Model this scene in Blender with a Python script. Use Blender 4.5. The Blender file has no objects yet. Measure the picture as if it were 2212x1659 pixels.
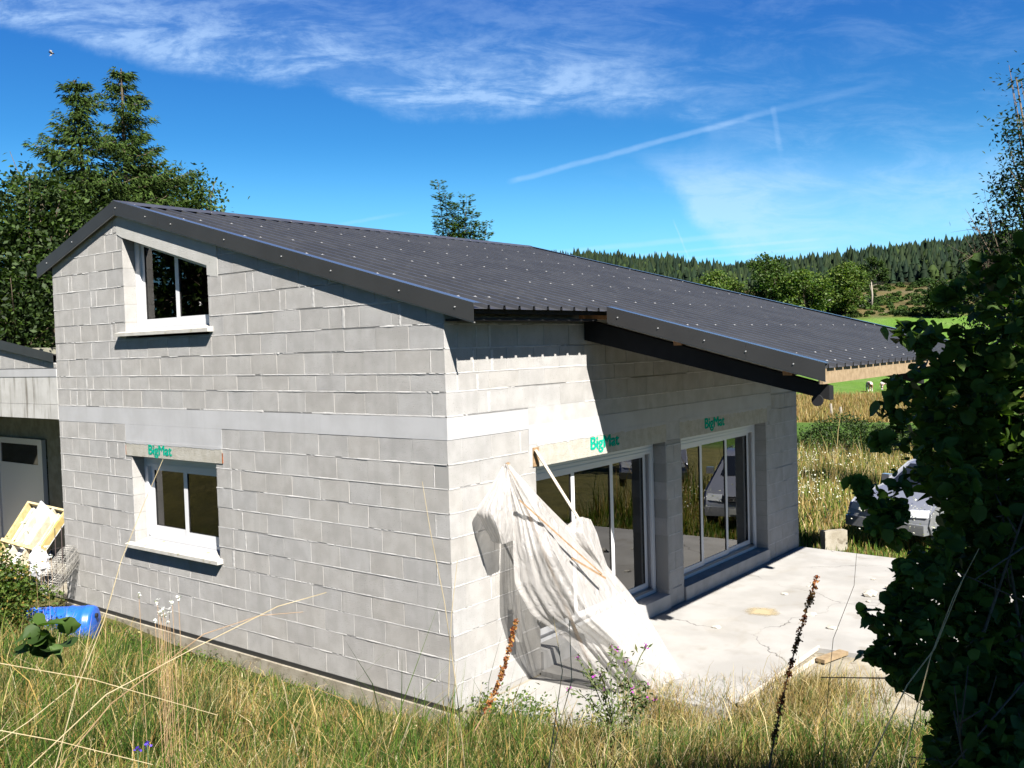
import bpy, math, random
import numpy as np
from mathutils import Vector, Matrix
random.seed(7); rng = np.random.default_rng(11)
scn = bpy.context.scene
COL = scn.collection
# ------------------------------------------------------------------ camera
CAM = np.array([6.48695857, -7.11486182, 3.70576543])
FW = np.array([-0.62003113, 0.78362665, -0.03860918])
RT = np.array([0.78457667, 0.61933747, -0.02933514])
UP = np.array([-9.24312306e-04, 4.84805644e-02, 9.98823698e-01])
FPX = 3671.26
cd = bpy.data.cameras.new('camera'); cam = bpy.data.objects.new('camera', cd); COL.objects.link(cam)
cd.sensor_width = 36; cd.lens = FPX / 3968 * 36; cd.clip_start = 0.05; cd.clip_end = 5000
M = Matrix.Identity(4)
for i in range(3):
    M[i][0] = RT[i]; M[i][1] = UP[i]; M[i][2] = -FW[i]; M[i][3] = CAM[i]
cam.matrix_world = M
scn.camera = cam
scn.view_settings.view_transform = 'Standard'
try: scn.view_settings.look = 'None'
except Exception: pass
scn.view_settings.gamma = 1; scn.view_settings.use_curve_mapping = False
scn.view_settings.exposure = 2.0
scn.cycles.diffuse_bounces = 1; scn.cycles.transparent_max_bounces = 24
# ------------------------------------------------------------------ sun
SV = Vector((1, -0.53, 1.13)).normalized()
sd = bpy.data.lights.new('sun', 'SUN'); sd.energy = 5.0; sd.angle = math.radians(0.5); sd.color = (1, .955, .89)
sun = bpy.data.objects.new('sun', sd); COL.objects.link(sun)
sun.rotation_euler = SV.to_track_quat('Z', 'Y').to_euler(); sun.location = (20, -12, 25)
# ------------------------------------------------------------------ node helper
class NT:
    def __init__(s, tree): s.t = tree; s.n = tree.nodes; s.l = tree.links
    def new(s, typ, **kw):
        n = s.n.new(typ)
        for k, v in kw.items(): setattr(n, k, v)
        return n
    def put(s, sock, v):
        if isinstance(v, bpy.types.NodeSocket): s.l.new(v, sock)
        else: sock.default_value = v
    def m(s, op, a, b=None, c=None, clamp=False):
        n = s.new('ShaderNodeMath', operation=op); n.use_clamp = clamp
        s.put(n.inputs[0], a)
        if b is not None: s.put(n.inputs[1], b)
        if c is not None: s.put(n.inputs[2], c)
        return n.outputs[0]
    def mix(s, f, a, b, blend='MIX'):
        n = s.new('ShaderNodeMix', data_type='RGBA', blend_type=blend)
        s.put(n.inputs[0], f); s.put(n.inputs[6], a if not isinstance(a, tuple) else (*a, 1)[:4]); s.put(n.inputs[7], b if not isinstance(b, tuple) else (*b, 1)[:4])
        return n.outputs[2]
    def noise(s, vec, scale, detail=4, rough=.55, dist=0):
        n = s.new('ShaderNodeTexNoise'); n.inputs['Scale'].default_value = scale; n.inputs['Detail'].default_value = detail
        n.inputs['Roughness'].default_value = rough; n.inputs['Distortion'].default_value = dist
        if vec is not None: s.l.new(vec, n.inputs['Vector'])
        return n.outputs[0]
    def sm(s, x, a, b):
        n = s.new('ShaderNodeMapRange'); n.interpolation_type = 'SMOOTHSTEP'
        s.put(n.inputs[0], x); s.put(n.inputs[1], a); s.put(n.inputs[2], b); n.inputs[3].default_value = 0; n.inputs[4].default_value = 1
        return n.outputs[0]
    def comb(s, x, y, z):
        n = s.new('ShaderNodeCombineXYZ')
        for i, v in enumerate((x, y, z)): s.put(n.inputs[i], v)
        return n.outputs[0]
    def dot(s, a, v):
        n = s.new('ShaderNodeVectorMath', operation='DOT_PRODUCT'); s.l.new(a, n.inputs[0]); n.inputs[1].default_value = tuple(v)
        return n.outputs['Value']
# ------------------------------------------------------------------ world: clear sky with cirrus and contrails
w = bpy.data.worlds.new('World'); scn.world = w; w.use_nodes = True
T = NT(w.node_tree); T.n.clear()
sky = T.new('ShaderNodeTexSky'); sky.sky_type = 'NISHITA'; sky.sun_disc = False
sky.sun_elevation = math.asin(SV.z); sky.sun_rotation = math.atan2(SV.x, SV.y)
sky.air_density = 1.0; sky.dust_density = 0.3; sky.ozone_density = 2.0; sky.altitude = 900
tc = T.new('ShaderNodeTexCoord'); D = tc.outputs['Generated']
hs = T.new('ShaderNodeHueSaturation'); hs.inputs['Saturation'].default_value = 1.28; hs.inputs['Value'].default_value = 1.0
T.l.new(sky.outputs[0], hs.inputs['Color'])
gm = T.new('ShaderNodeGamma'); gm.inputs[1].default_value = 1.0
T.l.new(hs.outputs[0], gm.inputs[0])
zf = T.m('MAXIMUM', T.dot(D, FW), .05)
X = T.m('DIVIDE', T.dot(D, RT), zf); Y = T.m('DIVIDE', T.dot(D, UP), zf)
K = 2047.0
def px(x): return (x - 1106) / K
def py(y): return -(y - 829.5) / K
P2 = T.comb(X, Y, 0)
wv = T.m('SUBTRACT', T.noise(P2, 9, 6, .62), .5); wv2 = T.m('SUBTRACT', T.noise(P2, 26, 5, .65), .5)
ms = T.new('ShaderNodeMapping'); ms.inputs['Scale'].default_value = (9, 30, 1); ms.inputs['Rotation'].default_value = (0, 0, .22); T.l.new(P2, ms.inputs[0])
wisp = T.noise(ms.outputs[0], 1, 8, .68, .5)
mc = T.new('ShaderNodeMapping'); mc.inputs['Scale'].default_value = (60, 110, 1); T.l.new(P2, mc.inputs[0])
curd = T.noise(mc.outputs[0], 1, 4, .6)
def curve(x, pts):
    lo, hi = pts[0][0], pts[-1][0]
    n = T.new('ShaderNodeFloatCurve'); c = n.mapping.curves[0]
    T.put(n.inputs['Value'], T.m('DIVIDE', T.m('SUBTRACT', x, px(lo)), px(hi) - px(lo), clamp=True))
    pts2 = [((a - lo) / (hi - lo), (b + 400) / 1600) for a, b in pts]
    c.points[0].location = pts2[0]; c.points[1].location = pts2[-1]
    for p in pts2[1:-1]: c.points.new(*p)
    n.mapping.update()
    yy = T.m('SUBTRACT', T.m('MULTIPLY', n.outputs[0], 1600), 400)      # image row
    return T.m('MULTIPLY', T.m('SUBTRACT', yy, 829.5), -1 / K)
# main band
edge = curve(X, [(-600, -60), (0, 66), (200, 112), (400, 166), (560, 182), (700, 197), (800, 238), (900, 264), (1050, 262), (1200, 252), (1380, 256), (1480, 280), (1900, 420), (2600, 600)])
dd = T.m('ADD', T.m('SUBTRACT', Y, edge), T.m('MULTIPLY', wv2, .022))
band = T.m('MULTIPLY', T.sm(dd, -.004, .022), T.m('ADD', T.m('MULTIPLY', T.sm(dd, .12, .0), .7), T.m('MULTIPLY', T.sm(dd, .42, .05), .2)))
band = T.m('MULTIPLY', band, T.m('ADD', .12, T.m('MULTIPLY', T.sm(X, px(1650), px(1150)), .88)))
band = T.m('MULTIPLY', band, T.m('ADD', .2, T.m('MULTIPLY', T.sm(wisp, .36, .66), 1.0)))
band = T.m('MULTIPLY', band, T.m('ADD', .72, T.m('MULTIPLY', T.sm(curd, .3, .6), .35)))
# right patch
ledge = T.m('ADD', T.m('ADD', T.m('SUBTRACT', X, px(1460)), T.m('MULTIPLY', T.m('SUBTRACT', Y, py(430)), .9)), T.m('MULTIPLY', wv, .11))
vm = T.m('MULTIPLY', T.sm(Y, py(610), py(500)), T.sm(T.m('ADD', Y, T.m('MULTIPLY', wv, .05)), py(300), py(420)))
patch = T.m('MULTIPLY', T.m('MULTIPLY', T.sm(ledge, -.01, .03), vm), T.m('ADD', .35, T.m('MULTIPLY', T.sm(X, px(1950), px(1500)), .5)))
patch = T.m('MULTIPLY', patch, T.m('ADD', .5, T.m('MULTIPLY', T.sm(wisp, .3, .62), .55)))
veil = T.m('MULTIPLY', T.m('MULTIPLY', T.sm(X, px(1150), px(1700)), T.sm(wisp, .42, .75)), .16)
def trail(x0, y0, x1, y1, wd, amp, f0=.04, f1=.3):
    a = np.array([px(x0), py(y0)]); b = np.array([px(x1), py(y1)]); L = np.linalg.norm(b - a); u = (b - a) / L; n = np.array([-u[1], u[0]])
    al = T.m('DIVIDE', T.m('ADD', T.m('MULTIPLY', X, u[0]), T.m('ADD', T.m('MULTIPLY', Y, u[1]), -float(a @ u))), L)
    pe = T.m('ABSOLUTE', T.m('ADD', T.m('ADD', T.m('MULTIPLY', X, n[0]), T.m('ADD', T.m('MULTIPLY', Y, n[1]), -float(a @ n))), T.m('MULTIPLY', wv2, .004)))
    k = T.m('MULTIPLY', T.sm(pe, wd / K, wd * .15 / K), T.m('MULTIPLY', T.sm(al, 0, f0), T.sm(al, 1, 1 - f1)))
    return T.m('MULTIPLY', k, T.m('MULTIPLY', T.m('ADD', .6, T.m('MULTIPLY', curd, .8)), amp))
tr = [trail(1090, 396, 1720, 226, 9, .34, .05, .3), trail(1600, 255, 1950, 170, 12, .12), trail(715, 488, 900, 456, 6, .2, .2, .5),
      trail(1180, 548, 1740, 492, 9, .32), trail(1290, 560, 1860, 508, 5, .3), trail(1400, 566, 1830, 530, 5, .26), trail(1452, 470, 1492, 566, 3, .3, .2, .1),
      trail(1668, 225, 1690, 345, 9, .16, .1, .3)]
cl = T.m('ADD', T.m('ADD', band, patch), veil)
for t_ in tr: cl = T.m('ADD', cl, t_)
front = T.sm(T.dot(D, FW), .1, .4)
sep = T.new('ShaderNodeSeparateXYZ'); T.l.new(D, sep.inputs[0])
mg = T.new('ShaderNodeMapping'); mg.inputs['Scale'].default_value = (1.5, 3.5, 6); T.l.new(D, mg.inputs[0])
gen = T.m('MULTIPLY', T.sm(T.noise(mg.outputs[0], 1.2, 8, .65, .6), .48, .8), .22)
cl = T.m('ADD', T.m('MULTIPLY', cl, front), T.m('MULTIPLY', gen, T.m('SUBTRACT', 1, front)), clamp=True)
cl = T.m('MINIMUM', T.m('MULTIPLY', cl, .62), .5)
cl = T.m('MULTIPLY', cl, T.sm(sep.outputs[2], 0, .03))
skc = T.mix(1.0, gm.outputs[0], (0.42, .92, 1.10), 'MULTIPLY')
skc = T.mix(T.m('MULTIPLY', T.sm(sep.outputs[2], .22, .0), .72), skc, (3.3, 8.3, 12.0))
skc = T.mix(T.m('MULTIPLY', T.sm(sep.outputs[2], .12, .5), .62), skc, (.12, .72, 4.9))
skc = T.mix(cl, skc, (5.6, 7.6, 10.0))
skc = T.mix(T.m('MULTIPLY', T.sm(sep.outputs[2], .3, .85), .62), skc, (.05, .25, 1.3))
skc = T.mix(1.0, skc, (.62, .62, .63), 'MULTIPLY')
bg = T.new('ShaderNodeBackground'); bg.inputs[1].default_value = 0.05
T.l.new(skc, bg.inputs[0])
wo = T.new('ShaderNodeOutputWorld'); T.l.new(bg.outputs[0], wo.inputs[0])
# ------------------------------------------------------------------ materials
def newmat(name):
    m = bpy.data.materials.new(name); m.use_nodes = True; t = NT(m.node_tree); t.n.clear()
    o = t.new('ShaderNodeOutputMaterial'); return m, t, o
AL = .56      # base colours scaled down to weaken bounce and deepen shade; exposure compensates
def mat(name, c1, c2=None, scale=6, rough=.8, bump=0., bscale=60, rand=0., metal=0., spec=.5, detail=5, streak=None, spots=None, coords='pos', coat=0, lo=.35, hi=.65, crack=False):
    m, t, o = newmat(name)
    b = t.new('ShaderNodeBsdfPrincipled'); t.l.new(b.outputs[0], o.inputs[0])
    if coords == 'pos': V = t.new('ShaderNodeNewGeometry').outputs['Position']
    else: V = t.new('ShaderNodeTexCoord').outputs['Object']
    c2 = c2 or c1
    c1 = tuple(v * AL for v in c1); c2 = tuple(v * AL for v in c2)
    if streak: streak = (tuple(v * AL for v in streak[0]), streak[1])
    if spots: spots = (tuple(v * AL for v in spots[0]), *spots[1:])
    f = t.sm(t.noise(V, scale, detail), lo, hi)
    col = t.mix(f, c1, c2)
    if rand:
        oi = t.new('ShaderNodeObjectInfo')
        h = t.new('ShaderNodeHueSaturation'); t.l.new(col, h.inputs['Color'])
        t.put(h.inputs['Value'], t.m('ADD', 1 - rand, t.m('MULTIPLY', oi.outputs['Random'], 2 * rand)))
        r2 = t.m('FRACT', t.m('MULTIPLY', oi.outputs['Random'], 17.3))
        t.put(h.inputs['Saturation'], t.m('ADD', .7, t.m('MULTIPLY', r2, .7)))
        col = h.outputs[0]
    if streak:      # vertical rain streaks: (colour, amount)
        mp = t.new('ShaderNodeMapping'); mp.inputs['Scale'].default_value = (7, 7, .5); t.l.new(V, mp.inputs[0])
        s = t.m('MULTIPLY', t.sm(t.noise(mp.outputs[0], 1, 6, .6), .5, .72), streak[1]); col = t.mix(s, col, streak[0])
    if spots:       # (colour, scale, lo, hi)
        s = t.sm(t.noise(V, spots[1], 3, .5), spots[2], spots[3]); col = t.mix(s, col, spots[0])
    if crack:
        vo = t.new('ShaderNodeTexVoronoi', feature='DISTANCE_TO_EDGE'); vo.inputs['Scale'].default_value = .42
        va = t.new('ShaderNodeVectorMath', operation='ADD'); t.l.new(V, va.inputs[0]); nn = t.new('ShaderNodeTexNoise'); nn.inputs['Scale'].default_value = 2.5; nn.inputs['Detail'].default_value = 6; t.l.new(V, nn.inputs['Vector'])
        vs = t.new('ShaderNodeVectorMath', operation='SCALE'); t.l.new(nn.outputs['Color'], vs.inputs[0]); vs.inputs['Scale'].default_value = .5; t.l.new(vs.outputs[0], va.inputs[1]); t.l.new(va.outputs[0], vo.inputs['Vector'])
        col = t.mix(t.m('MULTIPLY', t.sm(vo.outputs['Distance'], .005, .0015), t.sm(t.noise(V, .7, 2), .45, .6)), col, (.07, .065, .06))
        col = t.mix(t.m('MULTIPLY', t.sm(t.noise(V, 26, 6, .75), .60, .74), .55), col, (.10, .09, .075))
        mp2 = t.new('ShaderNodeMapping'); mp2.inputs['Scale'].default_value = (.6, .35, 1); t.l.new(V, mp2.inputs[0])
        col = t.mix(t.m('MULTIPLY', t.sm(t.noise(mp2.outputs[0], 2.2, 9, .7, 1.0), .5, .72), .3), col, (.155, .135, .10))
    t.put(b.inputs['Base Color'], col); b.inputs['Roughness'].default_value = rough; b.inputs['Metallic'].default_value = metal
    b.inputs['Specular IOR Level'].default_value = spec
    if coat: b.inputs['Coat Weight'].default_value = coat; b.inputs['Coat Roughness'].default_value = .05
    if bump:
        bp = t.new('ShaderNodeBump'); bp.inputs['Strength'].default_value = min(1, bump); bp.inputs['Distance'].default_value = .01
        t.l.new(t.noise(V, bscale, 6, .65), bp.inputs['Height']); t.l.new(bp.outputs[0], b.inputs['Normal'])
    return m
def leafmat(name, trans=.38, rough=.6, gloss=True):
    m, t, o = newmat(name)
    at = t.new('ShaderNodeAttribute'); at.attribute_name = 'tint'
    b = t.new('ShaderNodeBsdfPrincipled'); b.inputs['Roughness'].default_value = rough; b.inputs['Specular IOR Level'].default_value = .18 if gloss else .06
    ac = t.mix(1, at.outputs['Color'], (.66, .66, .66), 'MULTIPLY'); t.l.new(ac, b.inputs['Base Color'])
    tr = t.new('ShaderNodeBsdfTranslucent')
    t.l.new(t.mix(1, ac, (1.3, 1.5, .55), 'MULTIPLY'), tr.inputs[0])
    mx = t.new('ShaderNodeMixShader'); mx.inputs[0].default_value = trans; t.l.new(b.outputs[0], mx.inputs[1]); t.l.new(tr.outputs[0], mx.inputs[2])
    t.l.new(mx.outputs[0], o.inputs[0]); return m
def glassmat(name, tint=(.75, .8, .8), boost=2.2):
    m, t, o = newmat(name)
    tr = t.new('ShaderNodeBsdfTransparent'); tr.inputs[0].default_value = (*tint, 1)
    g = t.new('ShaderNodeBsdfGlossy'); g.inputs['Roughness'].default_value = .0
    fr = t.new('ShaderNodeFresnel'); fr.inputs[0].default_value = 1.5
    mx = t.new('ShaderNodeMixShader'); t.l.new(t.m('MULTIPLY', fr.outputs[0], boost, clamp=True), mx.inputs[0])
    t.l.new(tr.outputs[0], mx.inputs[1]); t.l.new(g.outputs[0], mx.inputs[2]); t.l.new(mx.outputs[0], o.inputs[0]); return m
MT = {}
MT['block'] = mat('block', (.425, .412, .392), (.495, .482, .460), 4.2, .95, 1., 120, rand=.045, spec=.2, spots=((.2, .195, .18), 90, .64, .72), streak=((.36, .352, .335), .35))
MT['blockdark'] = mat('block_mossy', (.22, .215, .17), (.30, .29, .24), 6, .95, .7, 170, rand=.1, spec=.2)  # darker, more olive copy of block, for the garage recess and end walls
MT['core'] = mat('wall_core', (.37, .36, .34), None, 12, .95, .5, 130, spec=.2)
MT['mortar'] = mat('mortar', (.52, .51, .49), (.60, .585, .565), 12, .95, .9, 130, spec=.2)
MT['concrete'] = mat('concrete', (.455, .455, .455), (.51, .51, .515), 2.5, .85, .25, 90, spec=.3, streak=((.44, .44, .44), .5))
MT['beamwood'] = mat('board_marked_concrete', (.42, .415, .40), (.50, .49, .475), 4, .9, .3, 60, spec=.2, streak=((.36, .35, .33), .5))
MT['lintel'] = mat('lintel_concrete', (.45, .425, .36), (.53, .505, .44), 9, .95, .8, 90, spec=.2, spots=((.30, .26, .2), 60, .62, .72))
MT['stained'] = mat('stained_concrete', (.50, .49, .46), (.60, .59, .56), 3, .9, .3, 70, spec=.2, streak=((.13, .11, .08), .95))
MT['rust'] = mat('rust', (.45, .12, .02), (.25, .07, .02), 30, .9, .5, 60)
MT['slab'] = mat('slab', (.345, .335, .315), (.42, .408, .385), 1.3, .8, .3, 80, spec=.3, detail=9, spots=((.30, .28, .245), 2.3, .56, .78), crack=True)
MT['roughslab'] = mat('rough_concrete', (.30, .265, .20), (.42, .385, .31), 3, .95, 1., 60, detail=9, spec=.2, spots=((.22, .19, .14), 9, .58, .7))
m, t, o = newmat('sand')
g_ = t.new('ShaderNodeNewGeometry'); b = t.new('ShaderNodeBsdfPrincipled'); b.inputs['Roughness'].default_value = 1; b.inputs['Base Color'].default_value = (.29, .235, .14, 1)
tr = t.new('ShaderNodeBsdfTransparent'); sp_ = t.new('ShaderNodeSeparateXYZ'); t.l.new(g_.outputs['Position'], sp_.inputs[0])
rr_ = t.m('SQRT', t.m('ADD', t.m('POWER', t.m('SUBTRACT', sp_.outputs[0], 1.15), 2), t.m('POWER', t.m('SUBTRACT', sp_.outputs[1], 4.98), 2)))
fd = t.m('MULTIPLY', t.sm(t.m('ADD', rr_, t.m('MULTIPLY', t.noise(g_.outputs['Position'], 7, 6, .7), .35)), .43, .25), .8)
mx = t.new('ShaderNodeMixShader'); t.l.new(fd, mx.inputs[0]); t.l.new(tr.outputs[0], mx.inputs[1]); t.l.new(b.outputs[0], mx.inputs[2]); t.l.new(mx.outputs[0], o.inputs[0]); MT['sand'] = m
MT['roof'] = mat('roof_metal', (.072, .074, .080), (.090, .092, .098), 1.5, .40, 0, spec=.5, metal=.3, streak=((.125, .125, .125), .5))
MT['flash'] = mat('flashing_metal', (.036, .035, .034), (.042, .041, .040), 2, .45, .02, 5, spec=.45)
MT['flashtop'] = mat('flashing_edge', (.35, .37, .4), None, 2, .22, spec=.6, metal=.85)  # paler, bluish shiny metal: sky sheen put into the flashing's top edge
MT['lip'] = mat('flashing_cut_edge', (.22, .22, .21), None, 2, .4)  # paler grey than the rest of the flashing, along its bottom lip
MT['screw'] = mat('screw', (.55, .55, .55), None, 4, .35, metal=.2)
MT['charcoal'] = mat('charcoal_paint', (.016, .016, .017), (.022, .022, .023), 5, .75, spec=.15)
MT['wood'] = mat('wood_orange', (.36, .16, .055), (.50, .25, .10), 14, .7, .3, 40)
MT['woodpale'] = mat('wood_pale', (.27, .19, .10), (.36, .26, .15), 14, .75, .3, 50)
MT['straw'] = mat('dry_straw', (.42, .33, .17), (.52, .43, .25), 20, .8)
MT['plank'] = mat('plank_sunbleached', (.58, .50, .40), (.68, .62, .52), 20, .8, .3, 60)
MT['stick'] = mat('stick_brown', (.28, .17, .08), (.40, .26, .14), 20, .8, .3, 60)
MT['palletwood'] = mat('pallet_wood', (.52, .42, .22), (.62, .53, .33), 12, .75, .3, 50, rand=.1)
MT['pvc'] = mat('white_pvc', (.80, .80, .81), None, 3, .3, spec=.5)
MT['gasket'] = mat('gasket', (.02, .02, .02), None, 3, .6)
MT['glass'] = glassmat('glass', (.6, .64, .64), 1.7)
MT['glassdoor'] = glassmat('door_glass', (.6, .65, .65), 2.6)
MT['interior'] = mat('interior_plaster', (.05, .045, .042), (.07, .065, .06), 2, .9)  # near-black rooms: their darkness is put into the surface colour
MT['curtain'] = mat('panel_white', (.5, .5, .5), None, 3, .7)
MT['green'] = None
MT['drum'] = mat('drum_plastic', (.012, .115, .62), (.02, .15, .72), 3, .35, .05, 20, spec=.5)
MT['white'] = mat('white_board', (.72, .73, .76), (.8, .8, .82), 5, .6, .1, 30)
MT['wire'] = mat('wire_mesh_metal', (.42, .40, .36), (.55, .53, .48), 20, .5, metal=.3)
MT['rebar'] = mat('rebar', (.06, .04, .035), None, 5, .8)
MT['bark'] = mat('bark', (.10, .075, .05), (.17, .13, .09), 18, .95, .8, 40, spec=.2)
MT['barkpale'] = mat('bark_pale', (.30, .26, .2), (.4, .36, .3), 18, .95, .8, 40, spec=.2)
MT['leaf'] = leafmat('leaf')
MT['leafdark'] = leafmat('needle', .12, .7, False)
MT['grass'] = leafmat('grass_blade', .3, .65, False)
MT['petal'] = leafmat('petal', .3, .7, False)
MT['rock'] = mat('rock', (.24, .225, .2), (.36, .34, .31), 2, .95, .8, 12)
MT['rubble'] = mat('rubble', (.42, .39, .33), (.55, .52, .46), 5, .95, .8, 40)
MT['carpaint'] = mat('silver_paint', (.42, .44, .48), None, 3, .28, metal=.55, coat=1)
MT['carglass'] = mat('car_glass', (.015, .018, .02), None, 3, .04, spec=.8)
MT['tyre'] = mat('tyre', (.02, .02, .02), None, 3, .85)
MT['alloy'] = mat('alloy', (.45, .45, .47), None, 3, .35, metal=.8)
MT['lamp'] = mat('headlamp', (.75, .78, .8), None, 3, .08, spec=.9)
MT['plate'] = mat('plate_white', (.75, .75, .72), None, 3, .4)
MT['cowred'] = mat('cow_coat', (.28, .09, .035), (.75, .72, .66), 2.2, .9, coords='obj', lo=.5, hi=.53)
MT['fly'] = mat('insect_black', (.02, .015, .012), None, 3, .4)
# polyethylene sheet
m, t, o = newmat('polyethylene_film')
geo = t.new('ShaderNodeNewGeometry')
tr = t.new('ShaderNodeBsdfTransparent'); tr.inputs[0].default_value = (.97, .965, .95, 1)
pb = t.new('ShaderNodeBsdfPrincipled'); pb.inputs['Base Color'].default_value = (.46, .44, .42, 1); pb.inputs['Roughness'].default_value = .28; pb.inputs['Specular IOR Level'].default_value = .6
tl = t.new('ShaderNodeBsdfTranslucent'); tl.inputs[0].default_value = (.46, .44, .41, 1)
bp = t.new('ShaderNodeBump'); bp.inputs['Strength'].default_value = .9; bp.inputs['Distance'].default_value = .04
mpn = t.new('ShaderNodeMapping'); mpn.inputs['Scale'].default_value = (3.2, 3.2, 1.6); t.l.new(geo.outputs['Position'], mpn.inputs[0])
t.l.new(t.noise(mpn.outputs[0], 3, 5, .6, 1.2), bp.inputs['Height']); t.l.new(bp.outputs[0], pb.inputs['Normal'])
m1 = t.new('ShaderNodeMixShader'); m1.inputs[0].default_value = .45; t.l.new(pb.outputs[0], m1.inputs[1]); t.l.new(tl.outputs[0], m1.inputs[2])
lw = t.new('ShaderNodeLayerWeight'); lw.inputs[0].default_value = .35
f = t.m('ADD', .62, t.m('MULTIPLY', lw.outputs['Facing'], .45), clamp=True)
f = t.m('ADD', f, t.m('MULTIPLY', t.m('SUBTRACT', t.noise(mpn.outputs[0], 2, 4, .6), .5), .2), clamp=True)
m2 = t.new('ShaderNodeMixShader'); t.l.new(f, m2.inputs[0]); t.l.new(tr.outputs[0], m2.inputs[1]); t.l.new(m1.outputs[0], m2.inputs[2])
t.l.new(m2.outputs[0], o.inputs[0]); MT['film'] = m
# worn green stencil paint
m, t, o = newmat('green_stencil_paint')
geo = t.new('ShaderNodeNewGeometry')
db = t.new('ShaderNodeBsdfDiffuse'); db.inputs[0].default_value = (.003, .24, .16, 1); tr = t.new('ShaderNodeBsdfTransparent')
mx = t.new('ShaderNodeMixShader'); t.l.new(t.sm(t.noise(geo.outputs['Position'], 55, 4, .7), .36, .5), mx.inputs[0]); t.l.new(tr.outputs[0], mx.inputs[1]); t.l.new(db.outputs[0], mx.inputs[2])
t.l.new(mx.outputs[0], o.inputs[0]); MT['green'] = m
# ------------------------------------------------------------------ object helpers
def tag(o, label=None, cat=None, group=None, kind=None):
    if label: o['label'] = label
    if cat: o['category'] = cat
    if group: o['group'] = group
    if kind: o['kind'] = kind
    return o
def empty(name, loc, label=None, cat=None, group=None, rz=0):
    o = bpy.data.objects.new(name, None); COL.objects.link(o); o.location = loc; o.rotation_euler = (0, 0, rz); o.empty_display_size = .2
    return tag(o, label, cat, group)
class MB:
    def __init__(s): s.v = []; s.f = []
    def poly(s, pts):
        i = len(s.v); s.v += [tuple(p) for p in pts]; s.f.append(tuple(range(i, i + len(pts)))); return s
    def box(s, x0, x1, y0, y1, z0, z1):
        i = len(s.v)
        s.v += [(x0, y0, z0), (x1, y0, z0), (x1, y1, z0), (x0, y1, z0), (x0, y0, z1), (x1, y0, z1), (x1, y1, z1), (x0, y1, z1)]
        s.f += [tuple(i + k for k in q) for q in ((0, 3, 2, 1), (4, 5, 6, 7), (0, 1, 5, 4), (1, 2, 6, 5), (2, 3, 7, 6), (3, 0, 4, 7))]; return s
    def prism(s, pts, vec):           # polygon extruded along vec
        i = len(s.v); n = len(pts); s.v += [tuple(p) for p in pts] + [tuple(np.array(p) + np.array(vec)) for p in pts]
        s.f.append(tuple(i + k for k in range(n))); s.f.append(tuple(i + n + k for k in range(n - 1, -1, -1)))
        for k in range(n): s.f.append((i + k, i + n + k, i + n + (k + 1) % n, i + (k + 1) % n))
        return s
    def beam(s, p, q, w, h, up=(0, 0, 1)):
        p = np.array(p, float); q = np.array(q, float); d = q - p; d /= np.linalg.norm(d); sd = np.cross(d, up); sd /= np.linalg.norm(sd); u = np.cross(sd, d)
        pts = [p + sd * a * w / 2 + u * b * h / 2 for a, b in ((-1, -1), (1, -1), (1, 1), (-1, 1))]
        return s.prism(pts, q - p)
    def tube(s, path, rad, n=6, cap=True):
        path = [np.array(p, float) for p in path]; i0 = len(s.v)
        if not hasattr(rad, '__len__'): rad = [rad] * len(path)
        ref = np.array([.3, .9, .2])
        for k, p in enumerate(path):
            d = path[min(k + 1, len(path) - 1)] - path[max(k - 1, 0)]; d = d / (np.linalg.norm(d) + 1e-9)
            a = np.cross(d, ref); a /= np.linalg.norm(a) + 1e-9; b = np.cross(d, a)
            for j in range(n):
                t_ = 2 * math.pi * j / n; s.v.append(tuple(p + rad[k] * (a * math.cos(t_) + b * math.sin(t_))))
        for k in range(len(path) - 1):
            for j in range(n):
                a_ = i0 + k * n + j; b_ = i0 + k * n + (j + 1) % n; s.f.append((a_, b_, b_ + n, a_ + n))
        if cap: s.f.append(tuple(i0 + j for j in range(n - 1, -1, -1))); s.f.append(tuple(i0 + (len(path) - 1) * n + j for j in range(n)))
        return s
    def mesh(s, name, m, smooth=False):
        me = bpy.data.meshes.new(name); me.from_pydata(s.v, [], s.f); me.materials.append(m)
        if smooth: me.polygons.foreach_set('use_smooth', [True] * len(me.polygons))
        me.update(); return me
    def build(s, name, m, parent=None, smooth=False, loc=None, kind=None):
        o = bpy.data.objects.new(name, s.mesh(name, m, smooth)); COL.objects.link(o)
        if parent is not None: o.parent = parent; o.matrix_parent_inverse = parent_inv(parent)
        if loc is not None: o.location = loc
        if kind: o['kind'] = kind
        return o
def parent_inv(p):
    # world matrix of a (possibly nested) parent with plain transforms
    mtx = Matrix.Identity(4); chain = []
    q = p
    while q is not None: chain.append(q); q = q.parent
    for q in reversed(chain):
        mtx = mtx @ q.matrix_parent_inverse @ Matrix.LocRotScale(q.location, q.rotation_euler, q.scale)
    return mtx.inverted()
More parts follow.
